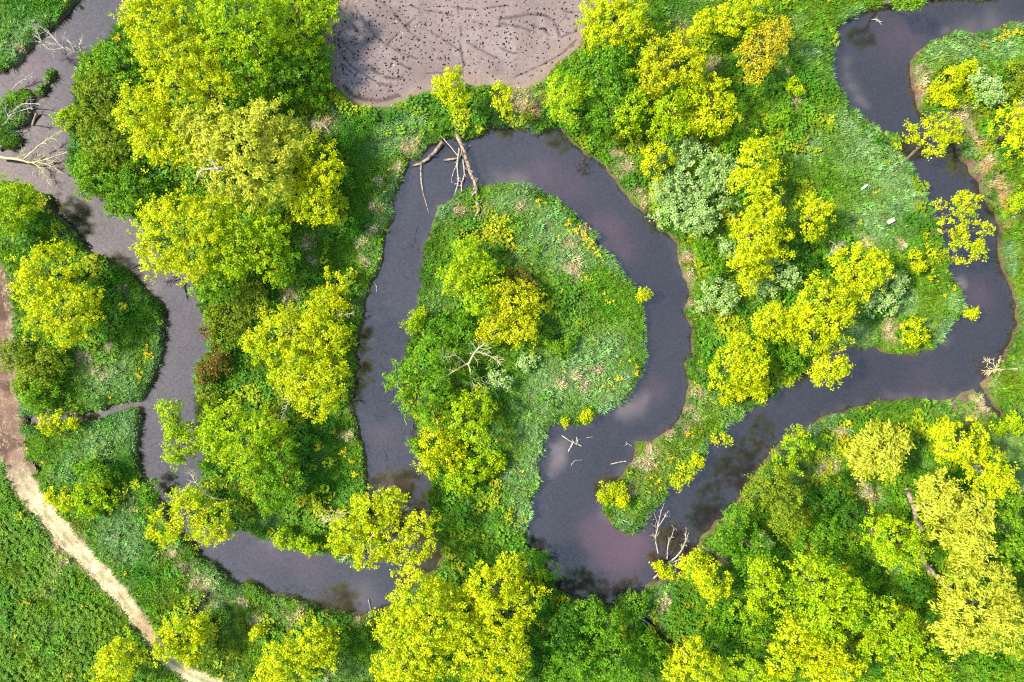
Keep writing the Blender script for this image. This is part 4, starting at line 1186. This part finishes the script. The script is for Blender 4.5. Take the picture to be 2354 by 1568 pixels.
DW('dead_branch', 'bare pale twigs inside the tree spanning the river, lower spray', 'branch',
   [(T10([(775,640),(720,710),(650,740),(580,800)]), [6.2,6.0,5.2,4.4], .08, .03, 12, 1.1), (T10([(700,715),(640,680),(580,650)]), [5.8,5.2,4.6], .05, .02, 8, .9)], M_BARE, 42)
DW('dead_branch', 'bare twigs at the upper left bank of the tree that bridges the lower left bend', 'branch',
   [([(520,1150),(480,1140),(450,1110),(440,1090)], [1.6,2.2,2.4,2.2], .07, .025, 12, 1.1), ([(545,1150),(510,1160),(480,1165)], [1.4,2.2,2.6], .05, .02, 8, .9)], M_BARE, 43)
DW('dead_branch', 'drooping bare twigs below the tree that bridges the lower left bend', 'branch', [([(500,1218),(512,1232),(508,1245)], [.8,.5,.2], .04, .02, 7, .6)], M_DEAD, 44)
DW('fallen_log', 'long fallen trunk between the willows of the lower right wood', 'log',
   [([(2084,1126),(2102,1173),(2121,1243),(2118,1282),(2147,1320),(2192,1360)], [5.2,4.6,3.4,2.4,1.6,.6], .34, .22, 5, .9), ([(2100,1165),(2120,1160),(2140,1150)], [4.7,5.2,5.6], .12, .05, 4, .8)], M_LOG, 45)
DW('dead_branch', 'broken brown trunk piece under the pale olive willow', 'branch', [([(1972,1100),(1993,1120),(1996,1140),(2005,1155)], [2.2,2.4,2.0,1.6], .17, .10, 4, .7)], M_LOG, 46)
DW('dead_tree', 'bare bush fallen into the right bend with thin orange-brown branches', 'dead tree',
   [(T8([(1680,905),(1600,905),(1540,910),(1475,915)]), [.5,.4,.2,.0], .08, .025, 10, 1.2), (T8([(1560,905),(1520,870),(1480,850)]), [.3,.5,.6], .05, .02, 6, .9), (T8([(1540,910),(1555,870),(1575,838)]), [.3,.6,.8], .05, .02, 5, .8)], M_BARE, 47)
DW('driftwood', 'small dark driftwood knot at the top of the upper right pool', 'driftwood', [([(2002,45),(2014,46),(2026,51)], [-.66,-.6,-.68], .07, .04, 5, .5)], M_DEAD, 48)
DW('pole', 'thin pale pole leaning from the silvery bank at the narrows', 'pole', [([(2033,322),(2042,316),(2050,311)], [.5,.3,.1], .045, .04, 0, 0)], M_DEAD, 49)
DW('dead_branch', 'tuft of dry brown twigs hanging over the top of the loop channel', 'branch',
   [([(1352,345),(1348,370),(1345,400)], [.4,.2,-.4], .05, .02, 14, .9), ([(1345,350),(1340,375),(1332,390)], [.4,.1,-.3], .04, .02, 10, .8)], M_WET, 50)
DW('dead_branch', 'bare white twigs in the yellow tree on the strip, lower left spray', 'branch', [([(700,860),(680,890),(660,930),(650,970)], [6.5,5.5,4.5,3.5], .07, .025, 14, 1.2)], M_BARE, 51)
DW('dead_branch', 'bare white twigs in the yellow tree on the strip, upper spray', 'branch', [([(760,740),(785,725),(810,720)], [5,5,4.8], .05, .02, 10, .9), ([(650,740),(655,725),(660,712)], [6,6.2,6.4], .05, .02, 8, .9)], M_BARE, 52)
DW('dead_branch', 'dry beige dead bush lying on the meadow left of the ploughed field', 'branch', [([(765,308),(750,295),(735,282),(722,285)], [.2,.5,.6,.5], .06, .025, 16, 1.0)], M_BARE, 53)
DW('dead_branch', 'pale dry branch in the dark gap of the right strip', 'branch', [([(1900,590),(1915,575),(1930,560)], [2.8,3.2,3.4], .05, .02, 10, 1.2)], M_DEAD, 54)


# two small pale pieces of litter and a dark blue bag
def slab(name, label, cat, x, y, z, lx, ly, t, rz, mat, bend=0.1):
    X = np.linspace(-lx / 2, lx / 2, 5); V = []; F = []
    for zz in (0, t):
        for a in X:
            for b in (-ly / 2, ly / 2):
                V.append((a, b * (1 - 0.25 * abs(a) / lx), zz + bend * (a / lx) ** 2))
    n = 10
    for i in range(4):
        k = i * 2
        F += [(k, k + 1, k + 3, k + 2), (n + k, n + k + 2, n + k + 3, n + k + 1), (k, k + 2, n + k + 2, n + k), (k + 1, n + k + 1, n + k + 3, k + 3)]
    F += [(0, n, n + 1, 1), (8, 9, n + 9, n + 8)]
    o = obj(name, mesh_from(name, V, F, mat), label=label, category=cat)
    o.location = W(x, y, z); o.rotation_euler = (0.05, -0.08, rz)
    return o


def plain(name, c, rough=0.6):
    m, nt, out = new_mat(name)
    b = nt.nodes.new("ShaderNodeBsdfPrincipled"); b.inputs["Roughness"].default_value = rough
    nz = nt.nodes.new("ShaderNodeTexNoise"); nz.inputs["Scale"].default_value = 6
    cr = nt.nodes.new("ShaderNodeValToRGB")
    cr.color_ramp.elements[0].color = (*[k * .7 for k in c], 1); cr.color_ramp.elements[1].color = (*c, 1)
    nt.links.new(nz.outputs[0], cr.inputs[0]); nt.links.new(cr.outputs[0], b.inputs["Base Color"]); nt.links.new(b.outputs[0], out.inputs[0])
    return m


slab('board', 'small white board lying in the silvery bank meadow on the right', 'board', 1986, 430, 0.42, 1.0, 0.32, .05, 0.65, plain("white_board", (.75, .75, .72)))
slab('board', 'small beige board lying in the meadow near the airy overhanging tree', 'board', 2047, 508, 0.42, 1.1, 0.6, .05, 0.5, plain("beige_board", (.6, .48, .36)))
rb = np.random.default_rng(9)
v, f = tube(np.array([(0, 0, 0), (.25, .05, .08), (.5, .1, .1), (.7, .05, .02)]), [.08, .22, .24, .07], 9, rb, .3)
o = obj('plastic_bag', mesh_from('plastic_bag', v, f, plain("blue_plastic", (.03, .06, .14), .3), True), label='small dark blue plastic bag caught in the log jam', category='bag')
o.location = W(996, 360, -.72)

# ------------------------------------------------------------------ ground cover
FOOT = np.array(FOOT)


def canopy(x, y, grow=1.0):
    w = np.zeros(len(x))
    for cx, cy, r in FOOT:
        m = (np.abs(x - cx) < 2.2 * r * grow) & (np.abs(y - cy) < 2.2 * r * grow)
        if m.any():
            w[m] = np.maximum(w[m], 1.6 - np.hypot(x[m] - cx, y[m] - cy) / (r * grow))
    return w


VX, VY = 76.0, 52.0
# meadow grass
x, y = jitter_pts(-VX, VX, -VY, VY, 0.30)
rs = look(R_SD, x, y); fs = look(F_SD, x, y); ps = look(P_SD, x, y)
can = canopy(x, y)
keep = (rs > 0.28) & (fs > 0.05 + 0.4 * RNG.random(len(x))) & (ps > 0.0 + 0.5 * RNG.random(len(x)) - 0.25) & ((can < 1.05) | (RNG.random(len(x)) < 0.3))
keep &= RNG.random(len(x)) < 0.93 * (1 - 0.9 * mud(x, y))
x, y, rs = x[keep], y[keep], rs[keep]
tint, straw = cover_tint(x, y)
n = len(x)
tint = tint * (0.6 + 0.8 * RNG.random((n, 1))) * (0.75 + 0.5 * vnoise(x, y, 0.7, 3)[:, None]) * (1 + 0.10 * RNG.normal(size=(n, 3)))
tint = np.clip(tint, 0.004, 0.75)
pale = smooth(0.08, 0.2, tint[:, 2])
clump = 0.45 + 1.1 * vnoise(x, y, 0.9, 5)
sc = (0.75 + 0.5 * RNG.random(n)) * clump
scl = np.stack([sc, sc, sc * (0.9 + 0.8 * pale) * (1 - 0.4 * straw)], 1)
protos = [blade_tuft(8, 0.5, 0.36, 0.085, 10 + k) for k in range(5)]
scatter("meadow_grass", protos, np.stack([x, y, look(HZ, x, y) - 0.03], 1), rnd_rot(n), scl, tint, M_GRASS, "green meadow grass covering the land between the river arms", "grass")

# silvery reeds along parts of the waterline
x, y = jitter_pts(-VX, VX, -VY, VY, 0.42)
rs = look(R_SD, x, y)
nz = vnoise(x, y, 4.5, 2)
keep = (rs > 0.12) & (rs < 1.3) & (nz > 0.42) & (mud(x, y) < 0.4)
x, y = x[keep], y[keep]; n = len(x)
g = smooth(0.4, 0.7, vnoise(x, y, 6, 3))[:, None]
tint = (np.array((0.08, 0.20, 0.02)) * (1 - g) + np.array((0.22, 0.38, 0.15)) * g) * (0.7 + 0.6 * RNG.random((n, 1)))
sc = 0.7 + 0.7 * RNG.random(n)
scatter("bank_reeds", [blade_tuft(9, 0.75, 0.5, 0.06, 30 + k) for k in range(4)], np.stack([x, y, look(HZ, x, y) - 0.05], 1), rnd_rot(n, .5),
        np.stack([sc, sc, sc], 1), tint, M_GRASS, "tufts of silvery green reeds along the waterline", "reeds")

# leafy undergrowth below and between the trees, nettle and butterbur beds
HERBS = [(1300,690,45),(1290,740,40),(1330,720,30),(1150,540,40),(1080,520,40),(1060,560,30),(1290,640,25),(850,260,18),(800,245,18),(900,262,18),(930,250,18),(960,240,18),(780,225,14),(990,228,16),(760,205,14),
         (700,230,30),(640,260,30),(1060,270,30),(1100,280,28),(1190,285,20),(1240,290,20),(1350,330,22),(1400,380,20),(1320,345,15),(1460,400,30),(560,650,40),(700,640,30),(1780,210,40),(1850,180,30),(1870,260,35),(1820,310,35),(1900,210,30),
         (1820,560,40),(1900,600,40),(1660,640,30),(1690,720,40),(1640,780,30),(1830,840,40),(1780,860,40),(1960,1000,50),(1900,1060,40),(1700,1300,40),(1660,1390,40),(1550,1420,40),(1500,1450,50),(1960,1440,50),(2180,1500,50),(2330,1380,40),
         (1220,1260,40),(1150,1200,30),(1060,1180,35),(1120,1130,30),(620,930,40),(700,980,40),(560,1110,40),(680,1150,40),(740,1180,40),(480,1280,14),(560,870,30),(100,470,30),(130,520,30),(180,560,24),(220,600,20),(1440,290,30),(1850,450,25),(1920,560,25)]
x, y = jitter_pts(-VX, VX, -VY, VY, 0.42)
rs = look(R_SD, x, y); fs = look(F_SD, x, y); ps = look(P_SD, x, y)
can = canopy(x, y, 1.25)
px = x / S + CX; py = CY - y / S
hb = np.zeros(len(x))
for bx, by, r in HERBS:
    hb = np.maximum(hb, np.exp(-((px - bx) ** 2 + (py - by) ** 2) / (r * r)))
pr = np.maximum(smooth(0.5, 0.9, can) * 0.62, hb * 0.95) * (0.35 + 0.9 * vnoise(x, y, 2.0, 7))
pr = np.maximum(pr, 0.05 * (vnoise(x, y, 3, 4) > .6))
_, straw = cover_tint(x, y)
keep = (rs > 0.35) & (fs > 0.15) & (ps > 0.3) & (RNG.random(len(x)) < pr * (1 - 0.8 * straw))
x, y = x[keep], y[keep]; can = can[keep]; n = len(x)
g1 = vnoise(x, y, 3.0, 1)[:, None]; g2 = smooth(0.5, 0.8, vnoise(x, y, 2.4, 3))[:, None]
tint = np.array((0.05, 0.18, 0.008)) * (1 - g1) + np.array((0.15, 0.31, 0.012)) * g1
tint = tint * (1 - g2) + np.array((0.36, 0.40, 0.008)) * g2
tint = tint * (0.7 + 0.6 * RNG.random((n, 1))) * (1 + .08 * RNG.normal(size=(n, 3)))
sc = (0.6 + 0.8 * RNG.random(n)) * (0.7 + 0.5 * vnoise(x, y, 1.6, 2))
scatter("leafy_undergrowth", [leaf_rosette(20, 0.48, 0.7, 0.24, 50 + k) for k in range(5)], np.stack([x, y, look(HZ, x, y)], 1), rnd_rot(n, .3),
        np.stack([sc, sc, sc * 1.2], 1), np.clip(tint, .004, .7), M_HERB, "leafy green undergrowth and nettle beds below the trees", "undergrowth")

# dry straw tussocks
x, y = jitter_pts(-VX, VX, -VY, VY, 0.30)
rs = look(R_SD, x, y); fs = look(F_SD, x, y); ps = look(P_SD, x, y)
_, straw = cover_tint(x, y)
edge = smooth(0.45, 0.1, np.abs(fs - 0.15)) * 0.35 + smooth(0.5, 0.1, np.abs(ps)) * 0.5
inpath = (ps < 0) & (vnoise(x, y, 1.0, 2) > .35)
pr = np.maximum.reduce([smooth(0.3, 0.75, straw) * 0.75, edge, inpath * 0.28])
keep = (rs > 0.2) & (RNG.random(len(x)) < pr) & ((fs > -0.2))
x, y, ps = x[keep], y[keep], ps[keep]; n = len(x)
tint = np.array((0.62, 0.48, 0.26)) * (0.65 + 0.5 * RNG.random((n, 1))) * (1 + .07 * RNG.normal(size=(n, 3)))
sc = 0.6 + 0.6 * RNG.random(n)
scatter("dry_straw", [blade_tuft(9, 0.22, 0.5, 0.045, 70 + k) for k in range(4)], np.stack([x, y, look(HZ, x, y) + 0.24 * smooth(0.2, -0.5, ps)], 1), rnd_rot(n, .4),
        np.stack([sc, sc, sc * smooth(-0.6, 0.4, ps).clip(.35)], 1), np.clip(tint, .01, .75), M_GRASS, "dry straw coloured grass on banks and along the track", "dry grass")

# crop rows left of the track
x, y = jitter_pts(-VX, -48, -VY, -17, 0.30)
cs_ = sdf(CROP, x, y); ps = look(P_SD, x, y)
row = np.sin((x * 0.78 + y * 0.62 + 1.5 * (vnoise(x, y, 9, 1) - .5)) * 2 * math.pi / 1.05)
keep = (cs_ < -0.3) & (ps > 0.35) & (RNG.random(len(x)) < 0.22 + 0.62 * smooth(-0.5, 0.6, row)) & (vnoise(x, y, 2.5, 4) > .22)
x, y = x[keep], y[keep]; n = len(x)
g = vnoise(x, y, 2.6, 5)[:, None]
tint = (np.array((0.07, 0.20, 0.008)) * (1 - g) + np.array((0.18, 0.29, 0.012)) * g) * (0.7 + 0.6 * RNG.random((n, 1)))
sc = 0.6 + 0.5 * RNG.random(n)
scatter("crop_plants", [leaf_rosette(14, 0.30, 0.5, 0.24, 90 + k) for k in range(4)], np.stack([x, y, look(HZ, x, y)], 1), rnd_rot(n, .3),
        np.stack([sc, sc, sc], 1), tint, M_HERB, "rows of leafy crop plants left of the straw track", "crop")

# yellow flowers
FLW = [(269,92,8,.9),(234,92,5,.9),(341,810,9,.9),(336,825,7,.8),(328,858,8,.9),(1305,512,7,1),(1318,522,7,1),(1332,536,8,1),(1345,550,8,1),(1358,564,8,1),(1372,580,6,.8),(1250,470,9,.5),(1235,462,8,.4),(1464,850,8,.6),(1420,870,9,.35),(1400,890,10,.3),(1450,830,8,.4),
       (794,1041,8,.8),(806,1050,9,.7),(812,1065,8,.6),(812,1092,9,.8),(1976,942,9,.9),(1990,938,8,.7),(2068,359,6,1),(2030,315,5,.7),(2310,80,12,.6),(2335,75,10,.6),(2290,88,10,.4),(880,480,7,.6),(888,440,6,.5),(890,535,5,.5),(875,590,5,.4),(1860,978,8,.9),(1872,970,7,.7),
       (2220,690,6,.5),(2190,660,6,.5),(1390,690,14,.25),(1350,640,12,.2),(1100,500,12,.3),(1180,1290,14,.3),(940,630,6,.3),(2130,560,10,.3),(2180,620,8,.5),(160,1555,10,.2),(470,1250,6,.4),(1580,615,6,.6),(1577,650,6,.6),(1600,880,9,.6),(1585,1000,9,.6),(1500,1110,14,.3),(1540,1060,14,.3),(1460,330,12,.5),(1430,310,10,.5),(2010,440,8,.2)]
x, y = jitter_pts(-VX, VX, -VY, VY, 0.26)
px = x / S + CX; py = CY - y / S
pr = np.full(len(x), 0.0015)
for bx, by, r, k in FLW:
    pr = np.maximum(pr, 0.8 * k * np.exp(-((px - bx) ** 2 + (py - by) ** 2) / (r * r)))
rs = look(R_SD, x, y)
keep = (rs > 0.2) & (RNG.random(len(x)) < pr) & (look(F_SD, x, y) > 0.2) & (look(P_SD, x, y) > 0.2)
x, y = x[keep], y[keep]; n = len(x)
tint = np.array((0.70, 0.52, 0.01)) * (0.75 + 0.4 * RNG.random((n, 1)))
sc = 0.6 + 0.6 * RNG.random(n)
scatter("yellow_flowers", [leaf_rosette(10, 0.22, 0.12, 0.14, 110 + k) for k in range(3)], np.stack([x, y, look(HZ, x, y) + 0.42], 1), rnd_rot(n, .3),
        np.stack([sc, sc, sc], 1), tint, M_HERB, "patches of yellow wild flowers along the banks", "flowers")

# dark clods on the ploughed field, in rows along the tractor's curves
cl = []
for line, wd in TRACKS:
    for off in (-2.6, -1.7, -0.9, 0.9, 1.8, 2.7):
        T = np.gradient(line, axis=0); T /= np.linalg.norm(T, axis=1)[:, None] + 1e-9
        q = line + np.stack([-T[:, 1], T[:, 0]], 1) * off
        L = np.concatenate([[0], np.cumsum(np.linalg.norm(np.diff(q, axis=0), axis=1))])
        s = np.arange(0, L[-1], 0.85)
        s = s + (RNG.random(len(s)) - .5) * .4
        cl.append(np.stack([np.interp(s, L, q[:, 0]), np.interp(s, L, q[:, 1])], 1)[RNG.random(len(s)) < .55])
x, y = jitter_pts(-30, 14, 31, 48, 1.1)
cl.append(np.stack([x, y], 1))
cl = np.vstack(cl) + RNG.normal(size=(sum(map(len, cl)), 2)) * .12
fs = field_sd(cl[:, 0], cl[:, 1])
cl = cl[fs < -0.5]; n = len(cl)
sc = 0.07 + 0.10 * RNG.random(n) ** 1.5
tint = np.array((0.035, 0.028, 0.027)) * (0.7 + 0.8 * RNG.random((n, 1)))
lightc = RNG.random(n) < 0.06
tint[lightc] = (0.55, 0.48, 0.42)
sc[lightc] *= 0.7
scatter("soil_clods", [clod(130 + k) for k in range(4)], np.stack([cl[:, 0], cl[:, 1], h_base(cl[:, 0], cl[:, 1]) + 0.04], 1), rnd_rot(n, .3),
        np.stack([sc * 1.3, sc * .9, sc], 1), tint, M_CLOD, "dark moist clods scattered over the ploughed field", "clods")
